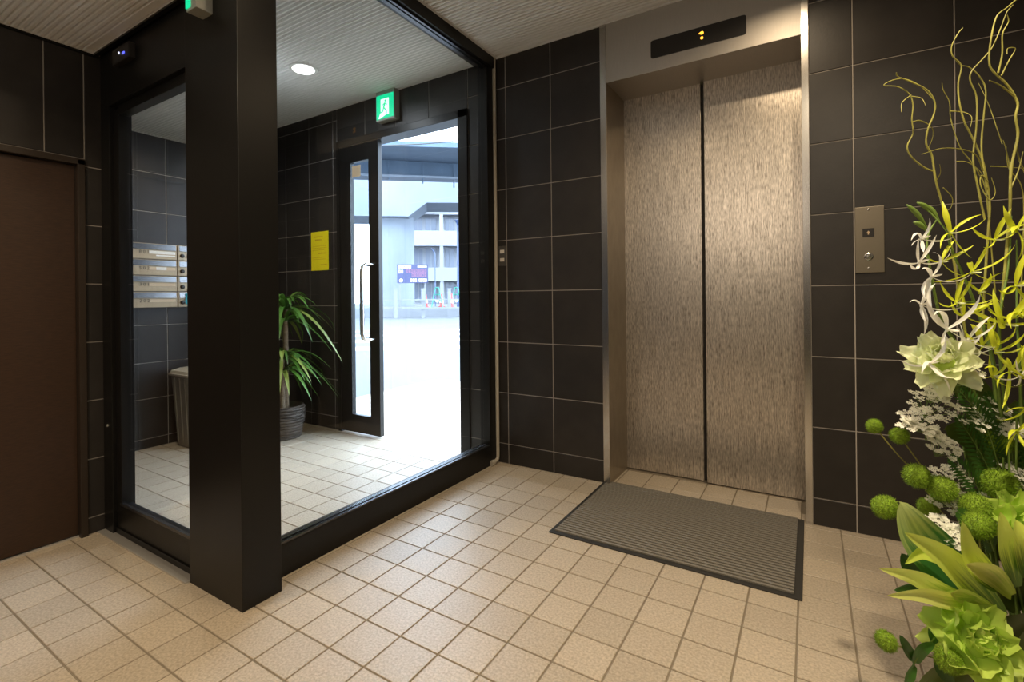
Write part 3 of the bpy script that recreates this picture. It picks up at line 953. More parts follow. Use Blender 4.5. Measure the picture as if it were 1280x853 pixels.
g.box(-70, -2.45, 1.9, 4.04, -0.12, -0.012)
g.box(0.9, 40, 2.3, 4.04, -0.12, -0.012)
struct(g.build('ground', 'asphalt_pale'), 'bright pale street surface outside the entrance', 'ground')
# local street frame: origin straight out through the doorway; u to the right, d away
SD = Vector((-0.641, 0.768)); SU = Vector((0.768, 0.641)); SO = Vector((1.69, -1.0))
def sp(u, d, z=0.0):
    p = SO + SU * u + SD * d
    return (p.x, p.y, z)
SRZ = math.atan2(SU.y, SU.x)
def sbox(name, u0, u1, d0, d1, z0, z1, material, parent):
    """box in the frame of its parent empty (parent stands turned by SRZ)"""
    return MB().box(u0, u1, d0, d1, z0, z1).build(name, material, parent)
for k in range(4):
    e = empty('road_marking', sp(-0.2, 10.5 + k * 1.9, -0.012), SRZ)
    sbox('stripe', -3.5, 5.0, 0, 0.75, -0.002, 0.004, 'road_paint', e)
    tag(e, 'white painted stripe across the street outside', 'road marking', 'white stripes on the street')
# raised lot across the street
e = empty('raised_lot', sp(0, 28.4, -0.012), SRZ)
sbox('kerb', -9, 9, 0.0, 0.3, 0, 0.52, 'fence_white', e)
sbox('surface', -9, 9, 0.3, 34, 0, 0.50, 'asphalt_pale', e)
struct(e, 'raised pale parking lot behind the white posts across the street', 'ground')
for k, (u, d) in enumerate(((-1.76, 26.9), (-0.33, 27.3), (1.12, 27.7))):
    e = empty('fence_post', sp(u, d, -0.012), SRZ)
    sbox('post', -0.09, 0.09, -0.06, 0.06, 0, 1.55, 'fence_white', e)
    sbox('cap', -0.11, 0.11, -0.08, 0.08, 1.53, 1.60, 'fence_white', e)
    tag(e, ['white guard post in front of the navy parking signboard', 'white guard post between the signboard and the green barricade', 'white guard post beside the dark street lamp'][k], 'post', 'white guard posts along the street')
e = empty('guard_rail', sp(-0.3, 27.05, -0.012), SRZ)
for zz in (0.95, 0.50):
    sbox('rail', -3.4, 3.0, -0.03, 0.03, zz, zz + 0.07, 'fence_white', e)
tag(e, 'thin white guard rail running along the posts across the street', 'rail')
# signboard
e = empty('signboard', sp(-0.92, 28.9, 0.48), SRZ)
tag(e, 'navy parking signboard with white and pink lettering across the street', 'sign')
sbox('leg', -0.78, -0.70, 0.0, 0.06, 0, 1.75, 'fence_white', e)
sbox('leg', 0.66, 0.74, 0.0, 0.06, 0, 1.75, 'fence_white', e)
bd = sbox('board', -0.88, 0.88, -0.04, 0.03, 1.45, 2.52, 'sign_navy', e)
def blocks(u0, u1, z0, z1, n, material, gap=0.25, nm='lettering'):
    m = MB()
    st = (u1 - u0) / n
    for k in range(n):
        a = u0 + k * st
        b = a + st * (1 - gap)
        # each glyph: a frame with a cross stroke
        t = (z1 - z0) * 0.2
        m.box(a, b, -0.052, -0.039, z1 - t, z1)
        m.box(a, b, -0.052, -0.039, z0, z0 + t)
        m.box(a, a + (b - a) * 0.25, -0.052, -0.039, z0, z1)
        m.box(b - (b - a) * 0.25, b, -0.052, -0.039, z0, z1)
        if k % 2:
            m.box(a, b, -0.052, -0.039, (z0 + z1) / 2 - t / 2, (z0 + z1) / 2 + t / 2)
    m.build(nm, material, bd)
blocks(-0.82, -0.05, 2.30, 2.47, 5, 'sign_white')
blocks(0.28, 0.82, 2.34, 2.44, 8, 'sign_white')
blocks(-0.35, 0.82, 2.05, 2.22, 9, 'sign_pink')
blocks(-0.05, 0.82, 1.80, 2.00, 6, 'sign_pink')
blocks(-0.80, -0.50, 2.02, 2.20, 2, 'sign_white')
blocks(-0.12, 0.25, 1.52, 1.70, 3, 'sign_white')
blocks(0.35, 0.82, 1.52, 1.70, 4, 'sign_white')
MB().lathe([(0.10, -0.052), (0.10, -0.039)], (-0.66, 0, 1.60), 12, 'y').build('emblem', 'sign_white', bd)
# cones
for k, (u, d) in enumerate(((-0.20, 30.6), (0.78, 31.6), (1.32, 29.4))):
    e = empty('traffic_cone', sp(u, d, 0.48), SRZ)
    MB().lathe([(0.17, 0.03), (0.15, 0.06), (0.05, 0.80), (0.03, 0.84), (0.01, 0.85)], (0, 0, 0), 14).build('cone', 'cone_red', e, smooth=True)
    sbox('base', -0.22, 0.22, -0.22, 0.22, 0, 0.05, 'cone_red', e)
    MB().lathe([(0.128, 0.28), (0.102, 0.47)], (0, 0, 0), 14).build('reflective_band', 'sign_white', e)
    tag(e, ['red traffic cone right beside the signboard', 'red traffic cone behind the green barricade', 'red traffic cone between the two green barricades'][k], 'cone', 'red traffic cones in the lot')
# A-frame barricades
for k, (u, d) in enumerate(((0.48, 30.2), (1.66, 30.4))):
    e = empty('barricade', sp(u, d, 0.48), SRZ)
    for s in (-1, 1):
        m = MB().tube([(s * 0.34, -0.18, 0.0), (s * 0.10, 0, 1.20)], 0.035, 6)
        m.build('leg', 'barricade_green', e)
        MB().tube([(s * 0.34, 0.20, 0.0), (s * 0.10, 0.02, 1.20)], 0.035, 6).build('leg', 'barricade_green', e)
    MB().tube([(-0.12, 0, 1.2), (0.12, 0, 1.2)], 0.04, 6).build('top_bar', 'barricade_green', e)
    MB().tube([(-0.26, -0.13, 0.40), (0.26, -0.13, 0.40)], 0.04, 6).build('cross_bar', 'barricade_green', e)
    MB().tube([(-0.19, -0.08, 0.78), (0.19, -0.08, 0.78)], 0.035, 6).build('cross_bar', 'barricade_green', e)
    MB().lathe([(0.10, -0.20), (0.10, -0.16)], (0, 0, 0.42), 12, 'y').build('reflector', 'sign_white', e)
    tag(e, ['green A-frame barricade between two red cones', 'green A-frame barricade beside the dark street lamp'][k], 'barricade', 'green barricades in the lot')
# lamp post
e = empty('street_lamp', sp(1.86, 31.6, 0.48), SRZ)
tag(e, 'dark blue street lamp post at the right of the lot', 'street lamp')
MB().tube([(0, 0, 0), (0, 0, 1.2), (0, 0, 5.2)], [0.13, 0.10, 0.06], 10).build('pole', 'lamp_navy', e, smooth=True)
MB().lathe([(0.05, 5.15), (0.16, 5.45), (0.22, 5.50), (0.05, 5.58)], (0, 0, 0), 12).build('lamp_head', 'lamp_navy', e, smooth=True)
# curved thin pole beside it
e = empty('service_pole', sp(0.42, 34, 0.48), SRZ)
MB().tube(smooth_path([(0, 0, 0), (0, 0, 3.2), (-0.05, 0, 3.7), (-0.25, 0, 3.95)]), 0.035, 6).build('pole', 'lamp_navy', e, smooth=True)
tag(e, 'thin curved pole standing behind the green barricade', 'pole')
# elevated road
e = empty('elevated_road', sp(-3.0, 37, -0.012), SRZ)
tag(e, 'grey concrete elevated road on a broad round pier across the street', 'viaduct')
def quad_beam(name, a, b, h0, h1, depth, material):
    """beam between two plan points a, b (u, d relative to the pier) from heights h0 to h1"""
    A = Vector(a); B = Vector(b)
    n = Vector((-(B - A).y, (B - A).x)).normalized() * depth
    m = MB().hexa([(A.x, A.y, h0[0]), (B.x, B.y, h0[1]), (B.x + n.x, B.y + n.y, h0[1]), (A.x + n.x, A.y + n.y, h0[0]),
                   (A.x, A.y, h1[0]), (B.x, B.y, h1[1]), (B.x + n.x, B.y + n.y, h1[1]), (A.x + n.x, A.y + n.y, h1[0])])
    return m.build(name, material, e)
MB().lathe([(1.42, 0), (1.42, 7.4)], (0.5, 0.9, 0), 36).build('pier', 'concrete', e, smooth=True)
cap = MB().prism([(-5.0, 6.9), (1.6, 6.9), (2.9, 7.9), (7.5, 7.95), (7.5, 10.2), (-5.0, 10.2)], lambda a, b, h: (a, h, b), -1.2, 2.8).build('pier_cap', 'concrete', e)
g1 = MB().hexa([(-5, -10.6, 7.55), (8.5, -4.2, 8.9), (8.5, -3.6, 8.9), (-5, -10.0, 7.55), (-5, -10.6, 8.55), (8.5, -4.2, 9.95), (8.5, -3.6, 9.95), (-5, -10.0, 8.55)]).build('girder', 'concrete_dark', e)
MB().hexa([(-5, -10.9, 7.45), (8.5, -4.5, 8.80), (8.5, -3.5, 8.80), (-5, -9.9, 7.45), (-5, -10.9, 7.58), (8.5, -4.5, 8.93), (8.5, -3.5, 8.93), (-5, -9.9, 7.58)]).build('girder_flange', 'concrete', e)
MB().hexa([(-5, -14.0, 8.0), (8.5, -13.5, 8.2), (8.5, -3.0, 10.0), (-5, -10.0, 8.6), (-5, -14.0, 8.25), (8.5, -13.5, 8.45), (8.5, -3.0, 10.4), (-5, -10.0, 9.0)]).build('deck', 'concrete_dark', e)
for k in range(6):
    u = -3 + k * 1.9
    MB().tube([(u, -10.75 + (u + 5) * 0.474, 7.9), (u, -10.75 + (u + 5) * 0.474, 8.7 + (u + 5) * 0.1)], 0.04, 6).build('drain_pipe', 'concrete_dark', e)
# overhead cable
e = empty('overhead_cable', sp(0, 20, 0), SRZ)
MB().tube(smooth_path([(-6, 0, 6.95), (-1.5, 0, 7.12), (1.4, 0, 7.42), (6, 0, 8.2)]), 0.022, 6).build('cable', 'ink_dark', e)
tag(e, 'thin dark cable hanging across the sky above the street', 'cable')
# apartment building
e = empty('apartment_building', sp(-2.2, 50, -0.012), SRZ)
tag(e, 'white apartment building with long balconies beyond the lot', 'building')
sbox('wall', 0, 14, 0.9, 9, 0, 9.6, 'facade_white', e)
MB().prism([(-0.2, 9.4), (14.4, 9.4), (14.4, 9.9), (3.2, 9.95), (-0.2, 9.3)], lambda a, b, h: (a, h, b), -0.3, 9.2).build('roof', 'facade_white', e)
for z0, z1 in ((6.4, 7.75), (2.9, 4.1)):
    sbox('balcony_parapet', 0.1, 14, -0.45, -0.3, z0, z1, 'facade_white', e)
    sbox('balcony_floor', 0.1, 14, -0.45, 0.95, z0 - 0.15, z0, 'facade_white', e)
for u in (0.1, 3.3, 6.6):
    sbox('pillar', u, u + 0.35, -0.4, 0.0, 0, 9.4, 'facade_white', e)
for zz, hh in ((7.6, 1.6), (4.2, 1.9), (0.8, 1.9)):
    for u, ww in ((0.7, 0.9), (1.9, 1.1), (3.9, 0.9), (5.1, 1.2)):
        wn = sbox('window', u, u + ww, 0.82, 0.92, zz, zz + hh, 'window_dark', e)
        MB().box(u + ww / 2 - 0.04, u + ww / 2 + 0.04, 0.78, 0.83, zz, zz + hh).build('mullion', 'facade_white', wn)

# ================================================================== flower arrangement (coordinates in its own frame, metres)
WILLOW = [
    ([(-0.087,0.02,0.941),(-0.127,0.016,1.181),(-0.149,0.012,1.268),(-0.171,0.007,1.334),(-0.183,0.003,1.393),(-0.2,-0.001,1.421),(-0.199,-0.005,1.455),(-0.188,-0.009,1.489),(-0.189,-0.013,1.516),(-0.21,-0.017,1.544),(-0.254,-0.022,1.563),(-0.287,-0.026,1.573),(-0.294,-0.03,1.581)],0.0042),
    ([(-0.184,0.0,1.356),(-0.208,-0.002,1.365),(-0.239,-0.003,1.391),(-0.249,-0.005,1.415),(-0.236,-0.006,1.446),(-0.24,-0.008,1.478),(-0.238,-0.009,1.512),(-0.248,-0.011,1.538),(-0.276,-0.012,1.555),(-0.311,-0.014,1.558),(-0.29,-0.015,1.57),(-0.262,-0.017,1.571),(-0.229,-0.018,1.555),(-0.2,-0.02,1.522)],0.0027),
    ([(-0.245,-0.01,1.533),(-0.227,-0.02,1.524),(-0.226,-0.03,1.503)],0.0016),
    ([(-0.243,-0.01,1.536),(-0.273,-0.02,1.514),(-0.283,-0.03,1.488)],0.0016),
    ([(-0.15,0.01,1.317),(-0.122,0.017,1.294),(-0.12,0.023,1.27),(-0.132,0.03,1.261)],0.0016),
    ([(-0.168,0.01,1.332),(-0.17,-0.005,1.349),(-0.185,-0.02,1.366)],0.0016),
    ([(-0.248,-0.02,1.468),(-0.221,-0.01,1.474),(-0.186,0.0,1.462),(-0.174,0.01,1.442),(-0.177,0.02,1.415)],0.0022),
    ([(-0.043,0.02,1.36),(-0.072,0.005,1.392),(-0.116,-0.01,1.403),(-0.182,-0.025,1.403),(-0.245,-0.04,1.385)],0.0026),
    ([(-0.022,0.05,0.938),(-0.006,0.048,1.183),(-0.002,0.045,1.273),(-0.011,0.043,1.341),(-0.025,0.041,1.396),(-0.058,0.038,1.462),(-0.072,0.036,1.486),(-0.086,0.034,1.534),(-0.09,0.032,1.581),(-0.085,0.029,1.622),(-0.108,0.027,1.646),(-0.112,0.025,1.669),(-0.1,0.022,1.697),(-0.089,0.02,1.711)],0.0042),
    ([(-0.03,0.03,1.242),(-0.05,0.027,1.326),(-0.062,0.025,1.391),(-0.056,0.022,1.469),(-0.058,0.019,1.54),(-0.076,0.016,1.58),(-0.073,0.014,1.603),(-0.049,0.011,1.631),(-0.028,0.008,1.659),(-0.01,0.005,1.705),(0.002,0.003,1.739),(0.014,0.0,1.755)],0.0036),
    ([(-0.011,0.04,1.304),(-0.027,0.039,1.413),(-0.023,0.037,1.498),(-0.018,0.036,1.564),(-0.037,0.034,1.6),(-0.063,0.033,1.621),(-0.086,0.031,1.626),(-0.105,0.03,1.647)],0.0034),
    ([(-0.024,0.0,1.001),(-0.003,-0.003,1.236),(0.0,-0.005,1.353),(0.015,-0.007,1.434),(0.007,-0.01,1.48),(0.01,-0.012,1.514),(-0.016,-0.015,1.554),(-0.054,-0.017,1.589),(-0.065,-0.02,1.611),(-0.064,-0.023,1.656),(-0.052,-0.025,1.712),(-0.029,-0.027,1.733),(-0.0,-0.03,1.758)],0.005),
    ([(-0.044,-0.02,1.582),(-0.039,-0.025,1.625),(-0.043,-0.03,1.669),(-0.034,-0.035,1.695),(-0.042,-0.04,1.709)],0.003),
    ([(-0.036,-0.02,1.576),(-0.024,-0.025,1.608),(-0.013,-0.03,1.634),(-0.036,-0.035,1.633),(-0.043,-0.04,1.617)],0.0024),
    ([(-0.005,-0.02,1.526),(-0.054,-0.035,1.546),(-0.095,-0.05,1.552)],0.0034),
    ([(0.045,0.08,1.06),(0.027,0.077,1.249),(0.015,0.075,1.336),(-0.019,0.072,1.392),(-0.052,0.07,1.435),(-0.076,0.068,1.503),(-0.082,0.065,1.546),(-0.1,0.062,1.576),(-0.105,0.06,1.594)],0.0026),
    ([(-0.086,0.06,1.522),(-0.059,0.05,1.515),(-0.05,0.04,1.499),(-0.063,0.03,1.471)],0.002),
    ([(0.052,0.05,1.244),(0.051,0.047,1.366),(0.039,0.043,1.414),(0.028,0.04,1.441)],0.0026),
    ([(0.016,0.06,1.381),(0.057,0.055,1.377),(0.101,0.05,1.371)],0.0022),
    ([(0.005,0.0,1.313),(0.023,0.0,1.354),(0.035,0.0,1.401)],0.003),
    ([(-0.099,0.03,1.386),(-0.072,0.03,1.384),(-0.042,0.03,1.363),(-0.021,0.03,1.326)],0.0018),
    ([(-0.021,0.03,1.335),(-0.038,0.028,1.35),(-0.043,0.026,1.325),(-0.024,0.024,1.289),(-0.011,0.022,1.306),(-0.022,0.02,1.342)],0.0026),
    ([(0.036,0.05,1.434),(0.018,0.065,1.539),(0.007,0.08,1.601)],0.0016),
    ([(0.129,0.1,0.996),(0.137,0.095,1.25),(0.125,0.09,1.338),(0.088,0.085,1.382),(0.077,0.08,1.437)],0.0026),
    ([(0.102,0.04,1.059),(0.082,0.027,1.3),(0.037,0.013,1.393),(0.023,0.0,1.46)],0.004),
]
ORCHID = [
    ((-0.239,-0.03,1.188),0.0507,190,0),
    ((-0.245,-0.03,1.133),0.0549,185,0),
    ((-0.234,-0.05,1.098),0.056,180,0),
    ((-0.249,-0.04,1.032),0.0523,205,0),
    ((-0.208,-0.06,0.977),0.0699,100,0),
    ((-0.257,-0.07,0.9),0.053,200,0),
    ((-0.169,-0.03,1.202),0.0591,60,1),
    ((-0.13,-0.04,1.109),0.0628,70,1),
    ((-0.174,-0.01,1.136),0.0472,70,1),
    ((-0.158,-0.03,1.038),0.057,100,1),
    ((-0.004,-0.02,1.208),0.0596,150,1),
    ((-0.05,-0.06,1.074),0.0658,170,1),
    ((-0.078,-0.06,0.988),0.074,110,1),
    ((-0.117,-0.05,0.938),0.0622,120,1),
    ((-0.046,-0.07,1.007),0.0611,150,1),
    ((-0.065,-0.06,0.878),0.0617,190,1),
    ((-0.06,-0.09,0.802),0.0601,170,1),
    ((-0.075,-0.03,0.864),0.0549,160,1),
    ((-0.093,-0.02,1.062),0.0511,40,1),
    ((-0.035,0.0,1.188),0.052,120,1),
    ((-0.024,-0.07,0.943),0.0611,160,1),
    ((-0.071,-0.08,0.746),0.0525,200,1),
    ((-0.096,-0.06,0.924),0.0617,30,1),
    ((-0.131,-0.02,1.006),0.0468,60,1),
    ((-0.16,-0.06,0.952),0.0535,150,0),
    ((-0.186,-0.06,0.925),0.0535,30,0),
    ((-0.073,-0.09,0.874),0.036,200,0),
]
ORCHID_STEM = [
    [(-0.054,0.02,0.758),(-0.122,0.0,0.918),(-0.176,-0.01,0.996),(-0.216,-0.03,1.099),(-0.217,-0.02,1.187),(-0.176,0,1.237)],
    [(-0.005,0.03,0.755),(-0.029,0.02,0.915),(-0.093,0.0,1.053),(-0.151,-0.01,1.168),(-0.169,-0.02,1.206),(-0.199,0,1.263)],
    [(0.039,0.04,0.672),(-0.022,0.0,0.859),(-0.046,-0.02,0.995),(-0.013,-0.01,1.129),(0.005,0,1.245)],
    [(0.015,0.03,0.675),(-0.033,0.0,0.84),(-0.072,-0.02,0.938),(-0.097,-0.01,1.034),(-0.148,-0.02,1.025)],
    [(0.055,0.03,0.596),(0.002,-0.02,0.843),(-0.015,-0.03,0.995),(0.007,-0.01,1.186)],
]
BUD = [
    ((-0.248,0.0,1.275),(-0.199,0.0,1.218)),
    ((-0.223,0,1.28),(-0.176,0,1.243)),
    ((-0.232,0,1.232),(-0.199,0,1.208)),
    ((-0.195,0.01,1.276),(-0.168,0,1.231)),
]
POMPON = [
    ((-0.293,0.05,0.727),0.0201),
    ((-0.23,0.05,0.702),0.0221),
    ((-0.23,0.0,0.619),0.0309),
    ((-0.188,-0.02,0.596),0.0333),
    ((-0.323,-0.02,0.553),0.0295),
    ((-0.151,0.06,0.518),0.0244),
    ((-0.009,0.02,0.692),0.0295),
    ((-0.062,-0.03,0.608),0.0396),
    ((-0.138,-0.05,0.562),0.0352),
    ((-0.161,-0.08,0.536),0.0343),
    ((-0.199,0.0,0.482),0.0251),
    ((-0.402,-0.12,0.304),0.0226),
    ((-0.312,-0.17,0.298),0.0265),
]
POMPON_ROOT = [
    (-0.192,0.06,0.614),
    (-0.106,0.06,0.546),
    (-0.095,0.05,0.469),
    (-0.093,0.0,0.454),
    (-0.141,0.0,0.435),
    (-0.075,0.05,0.409),
    (0.005,0.03,0.497),
    (-0.025,0.0,0.453),
    (-0.093,-0.02,0.426),
    (-0.123,-0.05,0.423),
    (-0.122,0.0,0.377),
    (-0.215,-0.08,0.224),
    (-0.2,-0.12,0.219),
]
LACE = [
    ((-0.227,-0.01,0.763),0.0422),
    ((-0.194,-0.02,0.807),0.0494),
    ((-0.15,-0.04,0.889),0.0486),
    ((-0.087,0.0,0.767),0.0425),
    ((-0.173,-0.02,0.7),0.0342),
    ((-0.203,-0.03,0.831),0.0301),
    ((-0.123,0.02,0.609),0.0432),
    ((-0.157,0.0,0.566),0.0348),
    ((-0.221,-0.05,0.526),0.0315),
    ((-0.008,-0.02,0.634),0.038),
    ((-0.065,-0.06,0.575),0.0514),
    ((-0.166,0.02,0.72),0.0236),
    ((-0.201,-0.06,0.507),0.0294),
    ((0.002,0.0,0.731),0.0271),
    ((-0.085,-0.08,0.538),0.0397),
    ((-0.005,0.03,0.785),0.0396),
    ((-0.238,0,0.749),0.0193),
]
PEONY = [
    ((-0.21,-0.05,0.902),0.0778,0),
    ((-0.246,-0.16,0.334),0.0971,1),
    ((-0.074,-0.1,0.547),0.0815,1),
]
SPEAR = [
    ([(-0.128,-0.1,0.341),(-0.209,-0.12,0.419),(-0.305,-0.15,0.505),(-0.401,-0.17,0.564)],0.058,0),
    ([(-0.216,-0.1,0.384),(-0.287,-0.12,0.414),(-0.356,-0.14,0.454),(-0.439,-0.15,0.479)],0.04,1),
    ([(-0.197,-0.12,0.389),(-0.28,-0.15,0.408),(-0.365,-0.17,0.435),(-0.446,-0.18,0.44)],0.036,1),
    ([(-0.167,-0.13,0.424),(-0.221,-0.15,0.47),(-0.269,-0.17,0.523),(-0.291,-0.18,0.591)],0.05,0),
    ([(-0.117,-0.12,0.418),(-0.165,-0.15,0.495),(-0.185,-0.16,0.551),(-0.192,-0.16,0.601)],0.046,0),
    ([(-0.127,-0.12,0.4),(-0.195,-0.15,0.458),(-0.255,-0.18,0.492),(-0.302,-0.2,0.513)],0.044,1),
    ([(-0.155,-0.11,0.36),(-0.254,-0.14,0.414),(-0.307,-0.17,0.437)],0.034,1),
    ([(-0.117,-0.14,0.455),(-0.147,-0.16,0.534),(-0.148,-0.15,0.579)],0.05,0),
    ([(-0.151,-0.06,0.383),(-0.233,-0.08,0.459),(-0.287,-0.08,0.477),(-0.327,-0.08,0.449)],0.04,0),
]
BROAD = [
    ([(-0.151,-0.05,0.359),(-0.215,-0.06,0.43),(-0.288,-0.07,0.509),(-0.338,-0.08,0.59)],0.105,0),
    ([(0.077,0.1,0.486),(0.031,0.08,0.598),(-0.005,0.07,0.694),(-0.035,0.06,0.789)],0.12,1),
    ([(0.118,0.12,0.52),(0.102,0.1,0.653),(0.104,0.09,0.781)],0.12,1),
    ([(-0.025,0.05,0.67),(-0.094,0.03,0.716),(-0.161,0.0,0.729)],0.06,1),
    ([(0.015,0.06,0.768),(-0.061,0.04,0.821),(-0.141,0.0,0.821)],0.07,1),
    ([(0.016,0.05,0.388),(-0.015,0.06,0.464),(-0.041,0.06,0.565)],0.12,1),
    ([(0.096,0.05,0.387),(0.106,0.05,0.507),(0.106,0.05,0.628)],0.12,1),
    ([(-0.046,-0.02,0.311),(0.002,-0.02,0.387),(0.071,0.0,0.433)],0.1,1),
    ([(-0.095,-0.05,0.275),(-0.041,-0.06,0.281),(0.046,-0.04,0.304)],0.1,1),
    ([(-0.094,-0.03,0.28),(-0.188,-0.05,0.303),(-0.243,-0.06,0.338)],0.07,1),
    ([(-0.122,-0.12,0.218),(-0.096,-0.12,0.278),(-0.039,-0.1,0.308)],0.09,1),
    ([(-0.114,-0.06,0.208),(-0.216,-0.1,0.23),(-0.313,-0.13,0.227),(-0.356,-0.14,0.184)],0.07,1),
]
SMALL = [
    ([(-0.36,-0.14,0.277),(-0.381,-0.15,0.308),(-0.397,-0.15,0.338)],0.02),
    ([(-0.356,-0.14,0.27),(-0.351,-0.15,0.307),(-0.322,-0.15,0.317)],0.03),
    ([(-0.356,-0.14,0.265),(-0.376,-0.15,0.252),(-0.385,-0.15,0.223)],0.024),
    ([(-0.308,-0.14,0.295),(-0.31,-0.15,0.268),(-0.28,-0.15,0.222)],0.03),
    ([(-0.253,-0.04,0.372),(-0.289,-0.05,0.379),(-0.336,-0.06,0.379)],0.022),
    ([(-0.245,-0.03,0.385),(-0.287,-0.04,0.423),(-0.31,-0.05,0.458)],0.034),
    ([(-0.226,-0.02,0.427),(-0.263,-0.03,0.442),(-0.29,-0.03,0.423)],0.03),
    ([(-0.278,-0.1,0.346),(-0.301,-0.12,0.324),(-0.305,-0.13,0.303)],0.03),
]
RUSCUS = [
    (-0.125,-0.08,0.277),
    (-0.261,-0.11,0.317),
    (-0.339,-0.14,0.295),
    (-0.36,-0.14,0.266),
    (-0.373,-0.14,0.202),
]
FROND = [
    ((0.005,0.03,0.477),(-0.132,0.0,0.763),0.05,(0,-0.02,0.02)),
    ((0.019,0.02,0.502),(-0.03,0.03,0.815),0.05,(0.01,-0.02,0.02)),
    ((-0.025,0.02,0.463),(-0.16,-0.01,0.67),0.045,(0,-0.02,0.02)),
    ((0.044,0.02,0.521),(0.044,0.02,0.796),0.05,(0.01,-0.02,0.0)),
    ((-0.025,0.0,0.608),(-0.123,0.02,0.841),0.045,(0,-0.02,0.02)),
    ((-0.075,-0.03,0.45),(-0.188,-0.06,0.558),0.04,(0,-0.02,0.01)),
]
mat('willow', (0.36, 0.34, 0.075), 0.5, noise=(14, 0.35))
mat('stem_green', (0.16, 0.25, 0.045), 0.5)
mat('orchid_white', (0.95, 0.94, 0.88), 0.45, trans=0.25, var=0.06)
mat('orchid_yellow', (0.74, 0.80, 0.045), 0.45, trans=0.25, var=0.12)
mat('petal_green', (0.64, 0.82, 0.16), 0.5, trans=0.3, var=0.14)
mat('petal_white', (0.88, 0.93, 0.62), 0.5, trans=0.3, var=0.10)
mat('pompon', (0.19, 0.31, 0.012), 0.8, noise=(180, 0.35), bump=(260, 1.0))
mat('lace_white', (0.93, 0.93, 0.82), 0.6, trans=0.2)
mat('leaf_green', (0.060, 0.16, 0.025), 0.35, trans=0.15, var=0.3)
mat('leaf_dark', (0.11, 0.16, 0.025), 0.4, trans=0.12, var=0.3)
mat('vase_dark', (0.03, 0.028, 0.025), 0.25)
def blade_mat(name, mid, edge, stripe, lo=0.62, hi=0.95):
    """variegated blade: colour across the leaf from its own UV"""
    m = mat(name, mid, 0.38)
    nt = m.node_tree
    b = nt.nodes['Principled BSDF']
    uv = nt.nodes.new('ShaderNodeUVMap')
    sx = nt.nodes.new('ShaderNodeSeparateXYZ')
    nt.links.new(uv.outputs[0], sx.inputs[0])
    n = nt.nodes.new('ShaderNodeTexNoise')
    n.inputs['Scale'].default_value = 1.0
    mp = nt.nodes.new('ShaderNodeMapping')
    mp.inputs['Scale'].default_value = stripe
    nt.links.new(uv.outputs[0], mp.inputs[0])
    nt.links.new(mp.outputs[0], n.inputs['Vector'])
    a = nt.nodes.new('ShaderNodeMath'); a.operation = 'MULTIPLY_ADD'
    a.inputs[1].default_value = 0.9
    nt.links.new(n.outputs['Fac'], a.inputs[0])
    nt.links.new(sx.outputs[1], a.inputs[2])
    mr = nt.nodes.new('ShaderNodeMapRange')
    mr.inputs['From Min'].default_value = lo
    mr.inputs['From Max'].default_value = hi
    nt.links.new(a.outputs[0], mr.inputs['Value'])
    mx = nt.nodes.new('ShaderNodeMix'); mx.data_type = 'RGBA'
    mx.inputs[6].default_value = (*mid, 1); mx.inputs[7].default_value = (*edge, 1)
    nt.links.new(mr.outputs[0], mx.inputs[0])
    nt.links.new(mx.outputs[2], b.inputs['Base Color'])
    tr = nt.nodes.new('ShaderNodeBsdfTranslucent')
    nt.links.new(mx.outputs[2], tr.inputs['Color'])
    ms = nt.nodes.new('ShaderNodeMixShader'); ms.inputs[0].default_value = 0.2
    nt.links.new(b.outputs[0], ms.inputs[1]); nt.links.new(tr.outputs[0], ms.inputs[2])
    nt.links.new(ms.outputs[0], nt.nodes['Material Output'].inputs[0])
blade_mat('blade_yellow', (0.13, 0.28, 0.025), (0.78, 0.90, 0.15), (14, 0.8, 1))
blade_mat('blade_gold', (0.52, 0.70, 0.05), (0.88, 0.94, 0.24), (10, 0.7, 1))
blade_mat('blade_hosta', (0.055, 0.21, 0.045), (0.62, 0.70, 0.26), (9, 1.2, 1), 0.95, 1.35)

fa = empty('flower_arrangement', (2.10, 0.684, 0), YAW)
tag(fa, 'tall arrangement of white and lime flowers, green pompons and curly willow in a floor vase', 'flowers')
vs = MB().lathe([(0.060, 0.0), (0.066, 0.006), (0.085, 0.07), (0.088, 0.12), (0.070, 0.185), (0.062, 0.205), (0.066, 0.215), (0.055, 0.215), (0.05, 0.18)], (0, 0, 0), 32).build('vase', 'vase_dark', fa, smooth=True)

def blade(path, width, material, name, cup=0.22, prof=None, rows=5, sub=5, nrm=(0, -1, 0), wave=0.0):
    P = smooth_path(path, sub); n = len(P)
    b = MB(); uvs = []
    for i, p in enumerate(P):
        t = i / (n - 1)
        wd = width * (prof(t) if prof else (math.sin(PI * (0.10 + 0.90 * t)) ** 0.75))
        d = (P[min(i + 1, n - 1)] - P[max(i - 1, 0)]).normalized()
        s = d.cross(Vector(nrm))
        if s.length < 1e-3: s = Vector((1, 0, 0))
        s.normalize(); u = s.cross(d)
        for q in range(rows):
            f = q / (rows - 1) * 2 - 1
            b.v.append(tuple(p + s * (wd / 2 * f) + u * (wd * cup * (abs(f) - 0.3) + wave * math.sin(t * 9 + f * 2))))
            uvs.append((abs(f) if f >= 0 else -f * 0.999, t))
    for i in range(n - 1):
        for q in range(rows - 1):
            b.f.append((i * rows + q, i * rows + q + 1, (i + 1) * rows + q + 1, (i + 1) * rows + q))
    me = b.mesh(name, True)
    me.materials.append(M[material])
    ul = me.uv_layers.new(name='UVMap')
    for lp in me.loops:
        k = lp.vertex_index
        i, q = divmod(k, rows)
        ul.data[lp.index].uv = (q / (rows - 1), i / (n - 1))
    return link(name, me, fa)

